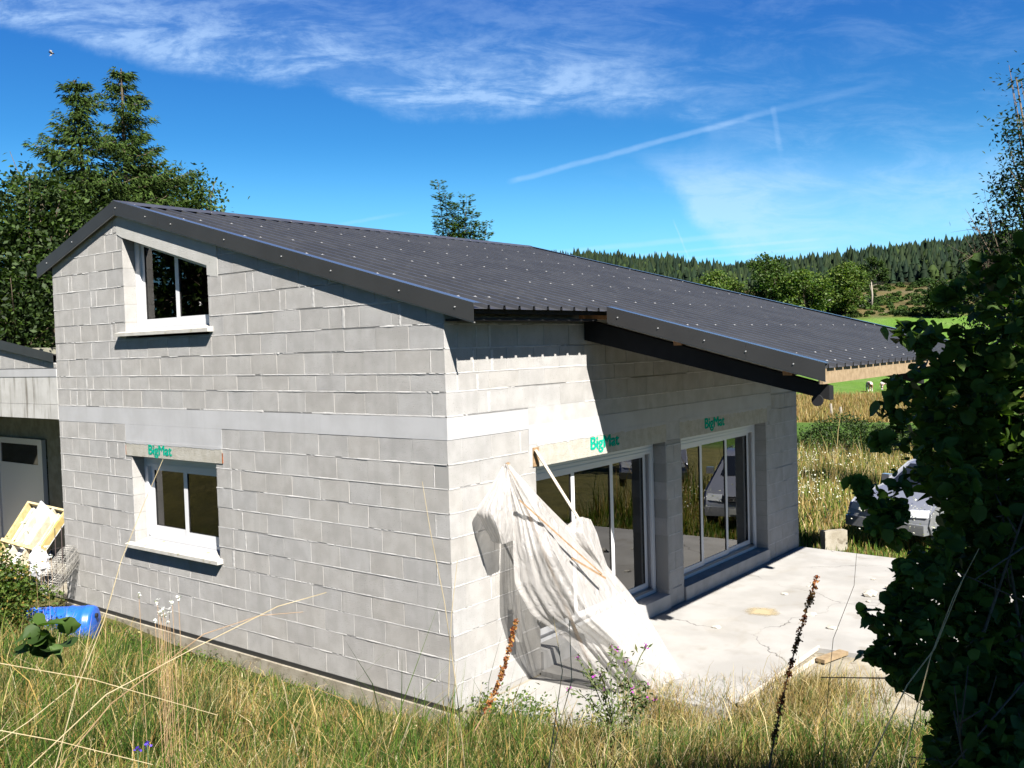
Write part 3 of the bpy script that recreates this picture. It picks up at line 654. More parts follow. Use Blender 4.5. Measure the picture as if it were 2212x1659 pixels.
# ---- windows
def frame_quad(mb, x0, x1, z0, z1, y0, y1, w_, wt=None, wb=None):
    wt = w_ if wt is None else wt; wb = w_ if wb is None else wb
    mb.box(x0, x0 + w_, y0, y1, z0, z1); mb.box(x1 - w_, x1, y0, y1, z0, z1); mb.box(x0 + w_, x1 - w_, y0, y1, z1 - wt, z1); mb.box(x0 + w_, x1 - w_, y0, y1, z0, z0 + wb)
def gable_window(z0, topf, name, shutter):
    W = empty(name, (-5.03, .18, z0)); W.parent = house
    yf = .185
    zl, zr = topf(UWL), topf(UWR)
    if shutter:
        x0, x1 = LW[0], LW[1]; mb = MB(); frame_quad(mb, x0, x1, z0, 2.335, yf, yf + .08, .055, .02, .06); mb.build('frame', MT['pvc'], W)
        MB().box(x0 + .055, x1 - .055, yf + .005, yf + .06, 2.17, 2.314).box(x0 + .055, x1 - .055, yf - .002, yf + .005, 2.20, 2.215).build('shutter_box', MT['pvc'], W)
        top = 2.17
        [MB().box(a_, a_ + .044, yf - .01, yf + .05, z0 + .06, 2.17).build('shutter_guide', MT['pvc'], W) for a_ in (x0 + .056, x1 - .10)]
        xa, xb = x0 + .10, x1 - .10
        tl = lambda x: top
    else:
        x0, x1 = UWL, UWR; mb = MB()
        mb.prism([(x0, yf, z0), (x0 + .11, yf, z0), (x0 + .11, yf, topf(x0 + .11) + .01), (x0, yf, topf(x0) + .01)], (0, .08, 0))
        mb.prism([(x1 - .07, yf, z0), (x1, yf, z0), (x1, yf, topf(x1) + .01), (x1 - .07, yf, topf(x1 - .07) + .01)], (0, .08, 0))
        mb.box(x0 + .11, x1 - .07, yf, yf + .08, z0, z0 + .09)
        mb.prism([(x0 + .11, yf, topf(x0 + .11) - .03), (x1 - .07, yf, topf(x1 - .07) - .03), (x1 - .07, yf, topf(x1 - .07) + .01), (x0 + .11, yf, topf(x0 + .11) + .01)], (0, .08, 0))
        mb.build('frame', MT['pvc'], W); xa, xb = x0 + .11, x1 - .07; tl = lambda x: topf(x) - .03
    xm = (xa + xb) / 2 - .0
    zb = z0 + (.06 if shutter else .09)
    for k, (a, b_, yy) in enumerate(((xa, xm + .05, yf + .032), (xm - .05, xb, yf + .012))):
        mb = MB(); sw = (.10 if shutter else .08) if k == 0 else .085
        bt = zb + .002 + sw * (1.4 if shutter else .6)
        mb.box(a, a + sw, yy, yy + .03, zb, tl(a + sw)) if shutter else mb.prism([(a, yy, zb), (a + sw, yy, zb), (a + sw, yy, tl(a + sw)), (a, yy, tl(a))], (0, .03, 0))
        (mb.box(b_ - sw, b_, yy, yy + .03, zb, tl(b_)) if shutter else mb.prism([(b_ - sw, yy, zb), (b_, yy, zb), (b_, yy, tl(b_)), (b_ - sw, yy, tl(b_ - sw))], (0, .03, 0)))
        mb.box(a + sw, b_ - sw, yy, yy + .03, zb, bt)
        mb.prism([(a + sw, yy, tl(a + sw) - .05), (b_ - sw, yy, tl(b_ - sw) - .05), (b_ - sw, yy, tl(b_ - sw)), (a + sw, yy, tl(a + sw))], (0, .03, 0))
        mb.build('sash', MT['pvc'], W)
        MB().prism([(a + sw - .004, yy + .014, bt - .004), (b_ - sw + .004, yy + .014, bt - .004), (b_ - sw + .004, yy + .014, tl(b_ - sw) - .046), (a + sw - .004, yy + .014, tl(a + sw) - .046)], (0, .002, 0)).build('pane', MT['glass'], W)
        g_ = .006
        MB().box(a + sw, a + sw + g_, yy + .002, yy + .013, bt, tl(a + sw + g_) - .05).box(b_ - sw - g_, b_ - sw, yy + .002, yy + .013, bt, tl(b_ - sw) - .05).box(a + sw + g_, b_ - sw - g_, yy + .002, yy + .013, bt, bt + g_).build('seal', MT['gasket'], W)
    return W
gable_window(1.13, lambda x: 2.335, 'window', True)
gable_window(4.11, uw_top, 'window', False)
# protective film strip on the upper mullion
# ---- terrace doors: three sliding sashes each
def terrace_door(y0, y1):
    W = empty('sliding_door', (-.2, (y0 + y1) / 2, .2)); W.parent = house
    zt, zb = 2.335, .2; xf = -.2
    mb = MB(); mb.box(xf - .1, xf, y0, y0 + .05, zb, zt); mb.box(xf - .1, xf, y1 - .05, y1, zb, zt); mb.box(xf - .1, xf, y0 + .05, y1 - .05, zb, zb + .05); mb.build('frame', MT['pvc'], W)
    mb = MB(); mb.box(xf - .1, xf + .012, y0 + .05, y1 - .05, 2.175, zt - .01)
    for k in range(3): mb.box(xf + .012, xf + .018, y0 + .05, y1 - .05, 2.185 + k * .045, 2.21 + k * .045)
    mb.build('shutter_box', MT['pvc'], W)
    [MB().box(xf - .02, xf + .01, a_, a_ + .048, zb + .05, 2.174).build('shutter_guide', MT['pvc'], W) for a_ in (y0 + .052, y1 - .10)]
    MB().box(xf - .09, xf + .005, y0 + .05, y1 - .05, zb + .051, zb + .075).build('sliding_rail', MT['alloy'], W)
    ya, yb = y0 + .10, y1 - .10; L = (yb - ya) / 3
    for k in range(3):
        a = ya + k * L - (.04 if k else 0); b_ = ya + (k + 1) * L + (.04 if k < 2 else 0); xx = xf - .02 - .026 * k; sw = .075
        mb = MB(); z0, z1 = zb + .076, 2.172
        mb.box(xx - .022, xx, a, a + sw, z0, z1).box(xx - .022, xx, b_ - sw, b_, z0, z1).box(xx - .022, xx, a + sw, b_ - sw, z0, z0 + sw).box(xx - .022, xx, a + sw, b_ - sw, z1 - .05, z1)
        mb.build('sash', MT['pvc'], W)
        MB().box(xx - .012, xx - .010, a + sw - .004, b_ - sw + .004, z0 + sw - .004, z1 - .046).build('pane', MT['glassdoor'], W)
        MB().box(xx - .009, xx + .001, a + sw, a + sw + .012, z0 + sw, z1 - .05).box(xx - .009, xx + .001, b_ - sw - .012, b_ - sw, z0 + sw, z1 - .05).build('seal', MT['gasket'], W)
terrace_door(1.48, 4.48); terrace_door(4.93, 7.88)
# ---- roof
roof = empty('roof', (0, 0, ZPK)); roof.parent = house
def panel(x0, x1, zfun, y0, y1, phase, name='roof_panel'):
    ys = [y0]; hs_ = [0]
    k0 = math.floor((y0 - phase) / .25) - 1
    for k in range(k0, k0 + 50):
        c = phase + k * .25
        for dy, h in ((-.024, 0), (-.016, .040), (.016, .040), (.024, 0)):
            y = c + dy
            if y0 < y < y1: ys.append(y); hs_.append(h)
        for dy in (.094, .156):
            y = c + dy
            if y0 < y < y1: ys.append(y); hs_.append(0.0)
        if c > y1: break
    ys.append(y1); hs_.append(0); mb = MB(); n = len(ys)
    for x in (x0, x1):
        for y, h in zip(ys, hs_): mb.v.append((x, y, zfun(x) - .04 + h))
        for y, h in zip(ys, hs_): mb.v.append((x, y, zfun(x) - .0412 + h))
    for k in range(n - 1):
        mb.f.append((k, k + 1, 2 * n + k + 1, 2 * n + k)); mb.f.append((n + k, 3 * n + k, 3 * n + k + 1, n + k + 1))
        mb.f.append((k, n + k, n + k + 1, k + 1)); mb.f.append((2 * n + k, 2 * n + k + 1, 3 * n + k + 1, 3 * n + k))
    mb.f.append((0, 2 * n, 3 * n, n)); mb.f.append((n - 1, 2 * n - 1, 4 * n - 1, 3 * n - 1))
    return mb.build(name, MT['roof'], roof)
PH = .18
cuts = [YO] + [.055 + k for k in range(1, 3)] + [YP] + [.055 + k for k in range(3, 10)] + [YF]
for k_, (a, b_) in enumerate(zip(cuts[:-1], cuts[1:])):      # neighbouring sheets overlap by 2 cm, one lying 1.5 mm above the other
    up_ = .0018 * (k_ % 2)
    panel(XR, XE if b_ <= YP + .01 else XP, lambda x: Zr(x) + up_, a - (.01 if k_ and a != YP else 0), b_ + (.01 if b_ < YF else 0) * (b_ != YP), PH)
    panel(XL, XR, lambda x: Zl(x) + up_, a - (.01 if k_ else 0), b_ + (.01 if b_ < YF else 0), PH)
# added dark blocker under the sheets, unseen, so that no light leaks
MB().prism([(XL + .1, .03, Zl(XL + .1) - .11), (XR, .03, ZPK - .11), (XE - .1, .03, Zr(XE - .1) - .11), (XE - .1, .03, Zr(XE - .1) - .045), (XR, .03, ZPK - .045), (XL + .1, .03, Zl(XL + .1) - .045)], (0, YF - .08, 0)).build('roof_deck', MT['charcoal'], roof)
# ridge cap
MB().prism([(XR - .16, YO - .004, Zl(XR - .16) + .004), (XR, YO - .004, ZPK + .028), (XR + .16, YO - .004, Zr(XR + .16) + .004), (XR + .16, YO - .004, Zr(XR + .16) + .001), (XR, YO - .004, ZPK + .022), (XR - .16, YO - .004, Zl(XR - .16) + .001)], (0, YF - YO + .008, 0)).build('ridge_cap', MT['roof'], roof)
# verge flashings
def flashing(xa, xb, zfun, y, h, side_, name='verge_flashing'):
    s_ = -1 if side_ < 0 else 1; t_ = .003
    mb = MB(); zt = .018
    mb.prism([(xa, y, zfun(xa) - h), (xb, y, zfun(xb) - h), (xb, y, zfun(xb) + zt), (xa, y, zfun(xa) + zt)], (0, t_ * s_, 0))
    o_ = mb.build(name, MT['flash'], roof)
    mb = MB(); mb.prism([(xa, y, zfun(xa) + zt + .0005), (xb, y, zfun(xb) + zt + .0005), (xb, y, zfun(xb) + zt + .003), (xa, y, zfun(xa) + zt + .003)], (0, -.115 * s_, 0))
    mb.build('flashing_upstand', MT['flashtop'], roof)
    MB().prism([(xa, y - s_ * .0, zfun(xa) - h - .009), (xb, y, zfun(xb) - h - .009), (xb, y, zfun(xb) - h), (xa, y, zfun(xa) - h)], (0, -.02 * s_, 0)).build('flashing_lip', MT['lip'], roof)
    return o_
def seg(xa, xb, n): return [(xa + (xb - xa) * k / n, xa + (xb - xa) * (k + 1) / n) for k in range(n)]
for a, b_ in ((XR, -5.0), (-5.0, -2.2), (-2.2, XE + .01)): flashing(a + .0015, b_ - .0015, Zr, YO, .17, -1)
flashing(XL - .02, XR - .0015, Zl, YO, .17, -1)
for a, b_ in ((XE + .02, 2.2), (2.2, XP + .01)): flashing(a + .0015, b_ - .0015, Zr, YP - .01, .165, -1)
for a, b_ in ((XR, -3.0), (-3.0, 0), (0, XP + .01)): flashing(a + .0015, b_ - .0015, Zr, YF + .005, .17, 1)
flashing(XL - .02, XR - .0015, Zl, YF + .005, .17, 1)
# screws with bright saddles, one mesh shared
mb = MB(); mb.box(-.008, .008, -.02, .02, 0, .003); mb.tube([(0, 0, .002), (0, 0, .009)], .006, 6); scm = mb.mesh('roof_screw', MT['screw'])
tilt = Matrix.Rotation(math.atan(S0), 4, 'Y').to_euler()
for x in (2.93, 2.62, 1.32, .05, -1.12, -2.30, -3.48, -4.78, -5.98):
    off = 0 if x in (2.62, .05) else 1
    k0 = 0 if x < .4 else 9
    for k in range(k0, 38):
        y = PH + .25 * k
        if y > YF - .05: break
        if (k + off) % 2 and not (k in (k0, k0 + 1) or k > 36): continue
        o = bpy.data.objects.new('roof_screw', scm); COL.objects.link(o); o.parent = roof; o.matrix_parent_inverse = parent_inv(roof)
        o.location = (x + random.uniform(-.012, .012), y, Zr(x) + .001); o.rotation_euler = tilt; o.rotation_euler[2] = random.uniform(-.05, .05)
mb = MB(); mb.tube([(0, 0, 0), (0, -.009, 0)], .007, 8); fsm = mb.mesh('flashing_screw', MT['screw'])
for x, y in [(-8.1, YO), (-7.3, YO), (-6.05, YO), (-5.3, YO), (-4.7, YO), (-3.55, YO), (-2.45, YO), (-1.6, YO), (-.55, YO), (.22, YO), (.62, YP - .01), (1.15, YP - .01), (1.72, YP - .01), (2.2, YP - .01), (2.72, YP - .01)]:
    o = bpy.data.objects.new('flashing_screw', fsm); COL.objects.link(o); o.parent = roof; o.matrix_parent_inverse = parent_inv(roof)
    zz = (Zl if x < XR else Zr)(x); o.location = (x, y - .004, zz - .075)
# porch timbers
PZ = lambda x, d: Zr(x) - d
for x in (.02, 1.32, 2.60):
    MB().prism([(x - .05, YP + .06, PZ(x, .045) + .012), (x + .05, YP + .06, PZ(x, .045) - .012), (x + .05, YP + .12, PZ(x, .23)), (x - .05, YP + .12, PZ(x, .23))], (0, YF - YP - .12, 0)).build('purlin', MT['wood'], roof)
MB().prism([(XP - .08, YP + .03, PZ(XP, .045)), (XP - .03, YP + .03, PZ(XP, .045)), (XP - .03, YP + .03, PZ(XP, .20)), (XP - .08, YP + .03, PZ(XP, .20))], (0, YF - YP - .06, 0)).build('eave_board', MT['woodpale'], roof)
for y in (YP + .20, 5.9, 9.3):
    MB().prism([(.004, y, PZ(0, .235)), (XP - .03, y, PZ(XP - .03, .235)), (XP - .03, y, PZ(XP - .03, .38)), (.004, y, PZ(0, .49))], (0, .12, 0)).build('rafter', MT['charcoal'], roof)
MB().tube([(XP - .15, YP + .17, PZ(XP, .375)), (XP - .15, YP + .199, PZ(XP, .375))], .06, 16).build('bracket_wheel', MT['charcoal'], roof)
# eave boards under the main eave
MB().box(.006, XE - .12, .02, YP, Zr(0) - .27, Zr(0) - .245).build('eave_soffit', MT['charcoal'], roof)
# ------------------------------------------------------------------ terrace
def sheet(name, pts, z, th, m):
    o = MB().prism([(x, y, z - th) for x, y in pts], (0, 0, th)).build(name, m); o['kind'] = 'structure'; return o
sheet('terrace', [(.031, 1.42), (2.25, 1.5), (2.3, 3.9), (4.6, 4.1), (4.9, 8.95), (.031, 9.2)], 0, .14, MT['slab'])
sheet('path', [(2.2, 1.55), (3.9, 2.2), (5.0, 4.3), (2.25, 4.2)], -.055, .1, MT['roughslab'])
sheet('pavement', [(.031, .35), (.9, .25), (1.6, .75), (1.7, 1.44), (.031, 1.40)], -.05, .1, MT['slab'])
pts = [(1.15 + .30 * math.cos(a) * (1 + .12 * math.sin(3 * a)), 4.98 + .30 * math.sin(a) * (1 + .1 * math.cos(2 * a))) for a in np.linspace(0, 6.28, 26)[:-1]]
o = MB().prism([(x, y, .003) for x, y in pts], (0, 0, .004)).build('sand_patch', MT['sand']); tag(o, 'thin pale yellow sand patch on the white terrace slab', 'sand patch')
for k, (p, q_, mm) in enumerate([((2.30, 1.75, -.005), (2.32, 3.95, -.005), MT['plank']), ((2.39, 2.3, -.03), (2.42, 3.6, -.03), MT['plank'])]):
    o = MB().beam(p, q_, .022, .045).build('formwork_board', mm); tag(o, ['long thin formwork board along the terrace slab edge', 'shorter board lying just outside the slab edge board'][k], 'board')
o = MB().beam((2.50, 3.50, -.01), (2.62, 3.95, -.01), .12, .04).build('timber_offcut', MT['woodpale']); tag(o, 'short pale timber offcut at the end of the slab edge board', 'offcut')
def lump(name, loc, r, m, seed, parent=None, flat=.6, n=2):
    r_ = random.Random(seed); mb = MB(); import bmesh
    bm = bmesh.new(); bmesh.ops.create_icosphere(bm, subdivisions=n, radius=1)
    for v in bm.verts: s_ = 1 + r_.uniform(-.22, .22); v.co = Vector((v.co.x * r * s_ * r_.uniform(.95, 1.05), v.co.y * r * s_, v.co.z * r * s_ * flat))
    me = bpy.data.meshes.new(name); bm.to_mesh(me); bm.free(); me.materials.append(m)
    o = bpy.data.objects.new(name, me); COL.objects.link(o); o.location = loc
    if parent is not None: o.parent = parent; o.matrix_parent_inverse = parent_inv(parent)
    return o
rp_ = empty('rubble_heap', (2.45, 6.6, 0), 'small heap of broken concrete pieces on the terrace beside the bush', 'rubble')
for k in range(34):
    a = random.uniform(0, 6.28); d_ = random.uniform(0, .55); r_ = random.uniform(.03, .09)
    lump('rubble_piece', (2.45 + d_ * math.cos(a) * .9, 6.6 + d_ * math.sin(a) * 1.2, r_ * .4), r_, MT['rubble'], k, rp_, .55, 1)
for k in range(6):
    x, y = [(1.2, 6.6), (1.05, 6.0), (1.75, 5.2), (1.85, 7.5), (.95, 4.0), (2.2, 4.75)][k]
    o = lump('stone_chip', (x, y, .008), .045 + .02 * (k % 3), MT['rubble'], 40 + k, None, .3, 1)
    tag(o, ['flat chip of concrete lying between the two doors on the terrace', 'flat chip nearer the pier than the others on the terrace', 'chip right of the sand patch on the terrace', 'chip near the rubble heap at the far terrace', 'small chip in front of the nearer sliding door', 'chip near the dirty right side of the terrace'][k], 'stone chip', 'chips on the terrace')
o = MB().box(-.22, .22, -.08, .08, 0, .36).build('concrete_block', MT['roughslab'], None, loc=(.48, 9.65, -.1)); o.rotation_euler = (0, 0, .9); tag(o, 'grey concrete block standing in weeds beyond the terrace corner', 'block')
# ------------------------------------------------------------------ garage wing on the left
gar = empty('garage', (-11, 0, 0), 'lower garage wing left of the house with stained beam and dark opening', 'garage')
GX0 = -14.5; WX = WL - .002; Zg = lambda x: 3.80 + .143 * (WL - x) + .0
gcore = MB().prism([(GX0, .006, 3.59), (WX, .006, 3.59), (WX, .006, Zg(WX) - .14), (GX0, .006, Zg(GX0) - .14)], (0, .19, 0)).build('upper_wall', MT['mortar'], gar)
cache.clear()
for i, (z0, z1) in enumerate([(3.59, 3.84), (3.84, 4.09), (4.09, 4.34), (4.34, 4.6)]):
    u = GX0 + (.25 if i % 2 else 0)
    while u < WX - .05:
        e_ = min(u + .5, WX); poly = [(u + .003, z0 + .006), (e_ - .003, z0 + .006), (e_ - .003, z1 - .006), (u + .003, z1 - .006)]
        poly = clip(poly, .143, 1., 3.80 + .143 * WL - .145)
        if len(poly) > 2 and max(p[1] for p in poly) - min(p[1] for p in poly) > .03:
            rel = [(a - poly[0][0], b_ - poly[0][1]) for a, b_ in poly]; o = bpy.data.objects.new('block', block_mesh(rel, 'y', .19, MT['block'], 0)); COL.objects.link(o); o.parent = gcore; o.matrix_parent_inverse = parent_inv(gcore); o.location = (poly[0][0], 0, poly[0][1])
        u += .5
MB().box(GX0, WX, -.01, .2, 3.462, 3.585).build('white_band', MT['concrete'], gar)
MB().box(GX0, WX, -.004, .2, 3.03, 3.460).build('stained_beam', MT['stained'], gar)
MB().box(GX0, WX, -.008, .2, 2.80, 3.025).build('lower_beam', MT['stained'], gar)
mb = MB(); mb.prism([(GX0, -.05, Zg(GX0) - .17), (WX, -.05, Zg(WX) - .12), (WX, -.05, Zg(WX) + .02), (GX0, -.05, Zg(GX0) + .02)], (0, .004, 0)); mb.prism([(GX0, -.046, Zg(GX0)), (WX, -.046, Zg(WX)), (WX, -.046, Zg(WX) + .019), (GX0, -.046, Zg(GX0) + .019)], (0, 6, -1.9)); mb.build('roof', MT['flash'], gar)
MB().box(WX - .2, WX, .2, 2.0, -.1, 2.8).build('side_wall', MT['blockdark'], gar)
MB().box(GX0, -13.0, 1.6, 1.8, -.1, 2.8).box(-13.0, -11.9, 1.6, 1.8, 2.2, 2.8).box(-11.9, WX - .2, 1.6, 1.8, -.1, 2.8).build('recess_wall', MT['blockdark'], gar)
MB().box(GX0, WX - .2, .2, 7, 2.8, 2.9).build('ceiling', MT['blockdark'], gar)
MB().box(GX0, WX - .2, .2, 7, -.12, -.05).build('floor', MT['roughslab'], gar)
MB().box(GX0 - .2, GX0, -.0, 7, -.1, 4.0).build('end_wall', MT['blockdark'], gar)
dr = empty('door', (-12.9, 1.6, 0)); dr.parent = gar
mb = MB(); mb.box(-13.95, -13.87, 1.52, 1.6, -.05, 2.19).box(-12.03, -11.95, 1.52, 1.6, -.05, 2.19).box(-13.87, -12.03, 1.52, 1.6, 2.11, 2.19); mb.build('door_frame', MT['pvc'], gar)
MB().box(-13.868, -12.032, 1.555, 1.595, -.05, 1.68).box(-13.868, -12.032, 1.555, 1.595, 2.07, 2.108).box(-13.868, -13.8, 1.555, 1.595, 1.68, 2.07).box(-12.2, -12.032, 1.555, 1.595, 1.68, 2.07).build('door_panel', MT['pvc'], gar)
MB().box(-13.8, -12.2, 1.57, 1.58, 1.68, 2.07).build('door_window', MT['carglass'], gar)
bpy.data.objects.remove(dr)
# ------------------------------------------------------------------ things by the garage
pal = empty('wooden_crate_lid', (-8.6, -.45, .3), 'upturned yellow wooden crate panel with white boards leaning by the garage', 'crate')
Pa = onplane(180, 1097, 1, -.15) ; 
def quadpt(a, b_, c_, d_, u, v): return (a * (1 - u) + b_ * u) * (1 - v) + (d_ * (1 - u) + c_ * u) * v
q00 = onplane(68, 1094, 1, .15); q10 = onplane(152, 1113, 1, .32); q01 = onplane(-12, 1222, 1, -.55); q11 = onplane(62, 1246, 1, -.45)
nrm = np.cross(q10 - q00, q01 - q00); nrm /= np.linalg.norm(nrm); nrm = nrm if nrm @ (CAM - q00) > 0 else -nrm
def slab4(u0, u1, v0, v1, z0, z1, m, name):
    pts = [quadpt(q00, q10, q11, q01, u, v) + nrm * z0 for u, v in ((u0, v0), (u1, v0), (u1, v1), (u0, v1))]
    return MB().prism(pts, nrm * (z1 - z0)).build(name, m, pal)
slab4(0, 1, 0, 1, 0, .012, MT['white'], 'white_board')
for u in (0, .33, .66): slab4(u + .0, u + .045, 0, 1, .013, .12, MT['palletwood'], 'rail')
slab4(.955, 1, 0, 1, .013, .12, MT['palletwood'], 'rail')
slab4(0, .33, 0, 1, .0125, .03, MT['palletwood'], 'slat') if False else None
for u in (.10, .20, .74, .83): slab4(u, u + .045, .02, .98, .0125, .035, MT['palletwood'], 'slat')
slab4(0, 1, -.03, 0, 0, .12, MT['palletwood'], 'end_board')
slab4(0, 1, .62, .67, .121, .16, MT['palletwood'], 'cross_batten')
pal.location = pal.location
o = MB().box(0, .9, 0, .03, 0, .55).build('white_board', MT['white']); o.location = tuple(onplane(92, 1215, 1, .12)); o.rotation_euler = (.2, -.85, .1)
tag(o, 'white panel leaning behind the yellow crate next to the house corner', 'board')
# blue drum lying on its side
def drum(p, q_, r):
    p = np.array(p, float); q_ = np.array(q_, float); path = []; rr = []
    for u, s_ in ((0, .82), (.015, .95), (.05, 1), (.10, 1), (.12, 1.04), (.14, 1), (.30, 1), (.32, 1.035), (.345, 1.035), (.365, 1), (.63, 1), (.65, 1.035), (.675, 1.035), (.695, 1), (.86, 1), (.88, 1.04), (.90, 1), (.95, 1), (.985, .95), (1, .82)):
        path.append(p + (q_ - p) * u); rr.append(r * s_)
    root = empty('plastic_drum', tuple((p + q_) / 2 - np.array([0, 0, r])), 'blue plastic drum lying on its side in grass by the wall', 'drum')
    MB().tube(path, rr, 28).build('drum_body', MT['drum'], root, True)
    d_ = (q_ - p) / np.linalg.norm(q_ - p)
    MB().tube([q_ + d_ * .0 + np.array([0, 0, r * .45]), q_ + d_ * .03 + np.array([0, 0, r * .45])], .03, 12).build('bung_cap', MT['charcoal'], root)
da = onplane(131, 1350, 2, .16); dv_ = np.array([.74, .67, 0]) * .46
drum(da - dv_, da + dv_, .24)
# roll of wire mesh
rl = empty('wire_mesh_roll', (-8.3, -.5, 0), 'roll of pale wire mesh lying in weeds behind the blue drum', 'mesh roll')
ra = onplane(104, 1262, 1, -.75); rb_ = onplane(152, 1200, 1, -.05); ax = (rb_ - ra) / np.linalg.norm(rb_ - ra); e1 = np.cross(ax, [0, 0, 1]); e1 /= np.linalg.norm(e1); e2 = np.cross(ax, e1)
mb = MB()
for lay in (.17, .14):
    for k in range(16):
        a = 2 * math.pi * k / 16; off = e1 * math.cos(a) * lay + e2 * math.sin(a) * lay; mb.tube([ra + off, rb_ + off], .0035, 3, False)
    for k in range(13):
        c_ = ra + (rb_ - ra) * k / 12; mb.tube([c_ + e1 * math.cos(a) * lay + e2 * math.sin(a) * lay for a in np.linspace(0, 6.28, 15)], .0035, 3, False)
o = mb.build('mesh_wires', MT['wire'], rl); o['kind'] = 'stuff'
# crumpled white film bundle
o = lump('white_plastic_bundle', tuple(onplane(84, 1216, 1, -.72)), .26, MT['white'], 5, None, .9, 3); o.scale = (.5, .5, .95); tag(o, 'crumpled bundle of white plastic sheeting under the yellow crate', 'plastic bundle')
for k, (x, y) in enumerate(((132, 1137), (118, 1141))):
    p = onplane(x, y, 1, -.35); o = MB().tube([p, p + np.array([.18, -.1, -1.0])], .006, 6).tube([p + np.array([-.18, 0, -.35]), p + np.array([.15, -.03, -.28])], .005, 5).build('reinforcing_rod', MT['rebar'])
    tag(o, ['thin rusty rod leaning nearest the house corner', 'thin rusty rod left of the one nearest the house corner'][k], 'rod', 'rods leaning by the crate')
# ------------------------------------------------------------------ plastic film draped on timbers
film = empty('plastic_sheet', (1.0, 1.5, 0), 'torn translucent plastic sheet hanging from timbers beside the sliding door', 'plastic sheet')
D3 = lambda x, y, v: onplane(x, y, 0, v)
def spl(pts, n):
    pts = np.array(pts, float); t0 = np.linspace(0, 1, len(pts)); tt = np.linspace(0, 1, n)
    return np.stack([np.interp(tt, t0, pts[:, k]) for k in range(3)], 1)
def drape(name, rows, nu, nv, amp, freq, seed, bulge=.0):
    # rows: list of (left, mid, right) points from top to bottom
    L_ = [spl(r_, nu) for r_ in rows]; t0 = np.linspace(0, 1, len(rows)); tt = np.linspace(0, 1, nv); Lr = np.array(L_)
    G = np.stack([np.stack([np.interp(tt, t0, Lr[:, i, k]) for k in range(3)], 1) for i in range(nu)], 1)   # nv,nu,3
    # light smoothing down the rows
    for _ in range(6): G[1:-1] = (G[:-2] + 2 * G[1:-1] + G[2:]) / 4
    du = np.gradient(G, axis=1); dv = np.gradient(G, axis=0); N = np.cross(du, dv); N /= np.linalg.norm(N, axis=2, keepdims=True) + 1e-9
    r_ = np.random.default_rng(seed); U, V = np.meshgrid(np.linspace(0, 1, nu), np.linspace(0, 1, nv))
    h = 0
    for k in range(7):
        f_ = freq * (.5 + k * .62); ph = r_.uniform(0, 6.28); sh = r_.uniform(-.25, .25)
        h = h + np.abs(np.sin(np.pi * f_ * (U + sh * (V - .5)) + ph)) ** 1.6 * r_.uniform(.4, 1) / (1 + .45 * k)
    h = (h - h.mean()) * (.35 + .65 * V)
    cr = 0
    for k in range(10):
        a = r_.normal(size=2) * 9; cr = cr + np.abs(np.sin(a[0] * U + a[1] * V + r_.uniform(0, 6.28))) * .25
    G = G + N * ((h * amp + (cr - cr.mean()) * amp * .35 + bulge * np.sin(np.pi * V) * np.sin(np.pi * U))[..., None])
    G[..., 0] = np.maximum(G[..., 0], .012); G[..., 2] = np.maximum(G[..., 2], .006)
    idx = np.arange(nu * nv).reshape(nv, nu); q_ = np.stack([idx[:-1, :-1], idx[:-1, 1:], idx[1:, 1:], idx[1:, :-1]], -1).reshape(-1, 4)
    return npobj(name, npmesh(name, G.reshape(-1, 3), quads=q_, m=MT['film'], smooth=True), film)
drape('main_film', [
    [D3(1088, 1003, .12), D3(1096, 1002, .16), D3(1104, 1006, .16)],
    [D3(1098, 1058, .22), D3(1128, 1056, .36), D3(1152, 1060, .30)],
    [D3(1107, 1120, .30), D3(1168, 1124, .55), D3(1222, 1130, .42)],
    [D3(1108, 1190, .34), D3(1200, 1196, .78), D3(1292, 1200, .60)],
    [D3(1113, 1262, .38), D3(1238, 1262, .92), D3(1350, 1268, .86)],
    [D3(1150, 1328, .50), D3(1280, 1335, 1.08), D3(1398, 1334, 1.08)],
    [D3(1222, 1375, .70), D3(1338, 1390, 1.2), D3(1432, 1386, 1.22)],
    [D3(1275, 1440, .86), D3(1375, 1448, 1.3), D3(1466, 1440, 1.36)],
    [D3(1320, 1500, .98), D3(1410, 1490, 1.4), D3(1490, 1475, 1.5)]], 110, 140, .036, 4.2, 3)
drape('side_flap', [
    [D3(1086, 1006, .10), D3(1092, 1005, .12), D3(1098, 1006, .18)],
    [D3(1058, 1058, .14), D3(1080, 1060, .26), D3(1102, 1060, .28)],
    [D3(1026, 1104, .12), D3(1062, 1108, .36), D3(1107, 1110, .34)],
    [D3(1045, 1140, .16), D3(1075, 1142, .40), D3(1108, 1140, .36)],
    [D3(1064, 1170, .22), D3(1085, 1176, .38), D3(1110, 1166, .36)]], 40, 44, .018, 3, 8)
drape('upper_flap', [
    [D3(1240, 1122, .42), D3(1258, 1116, .50), D3(1276, 1122, .50)],
    [D3(1216, 1142, .44), D3(1258, 1148, .62), D3(1292, 1160, .58)],
    [D3(1235, 1168, .52), D3(1275, 1180, .70), D3(1302, 1200, .66)],
    [D3(1262, 1196, .60), D3(1300, 1220, .74), D3(1318, 1240, .74)],
    [D3(1290, 1230, .66), D3(1318, 1262, .80), D3(1342, 1290, .86)]], 36, 40, .022, 2.6, 14)
drape('hanging_strip', [
    [D3(1112, 1285, .18), D3(1118, 1285, .2), D3(1122, 1285, .18)],
    [D3(1110, 1330, .17), D3(1118, 1330, .2), D3(1126, 1330, .17)],
    [D3(1114, 1385, .16), D3(1121, 1387, .18), D3(1129, 1388, .16)]], 10, 22, .008, 2, 21)
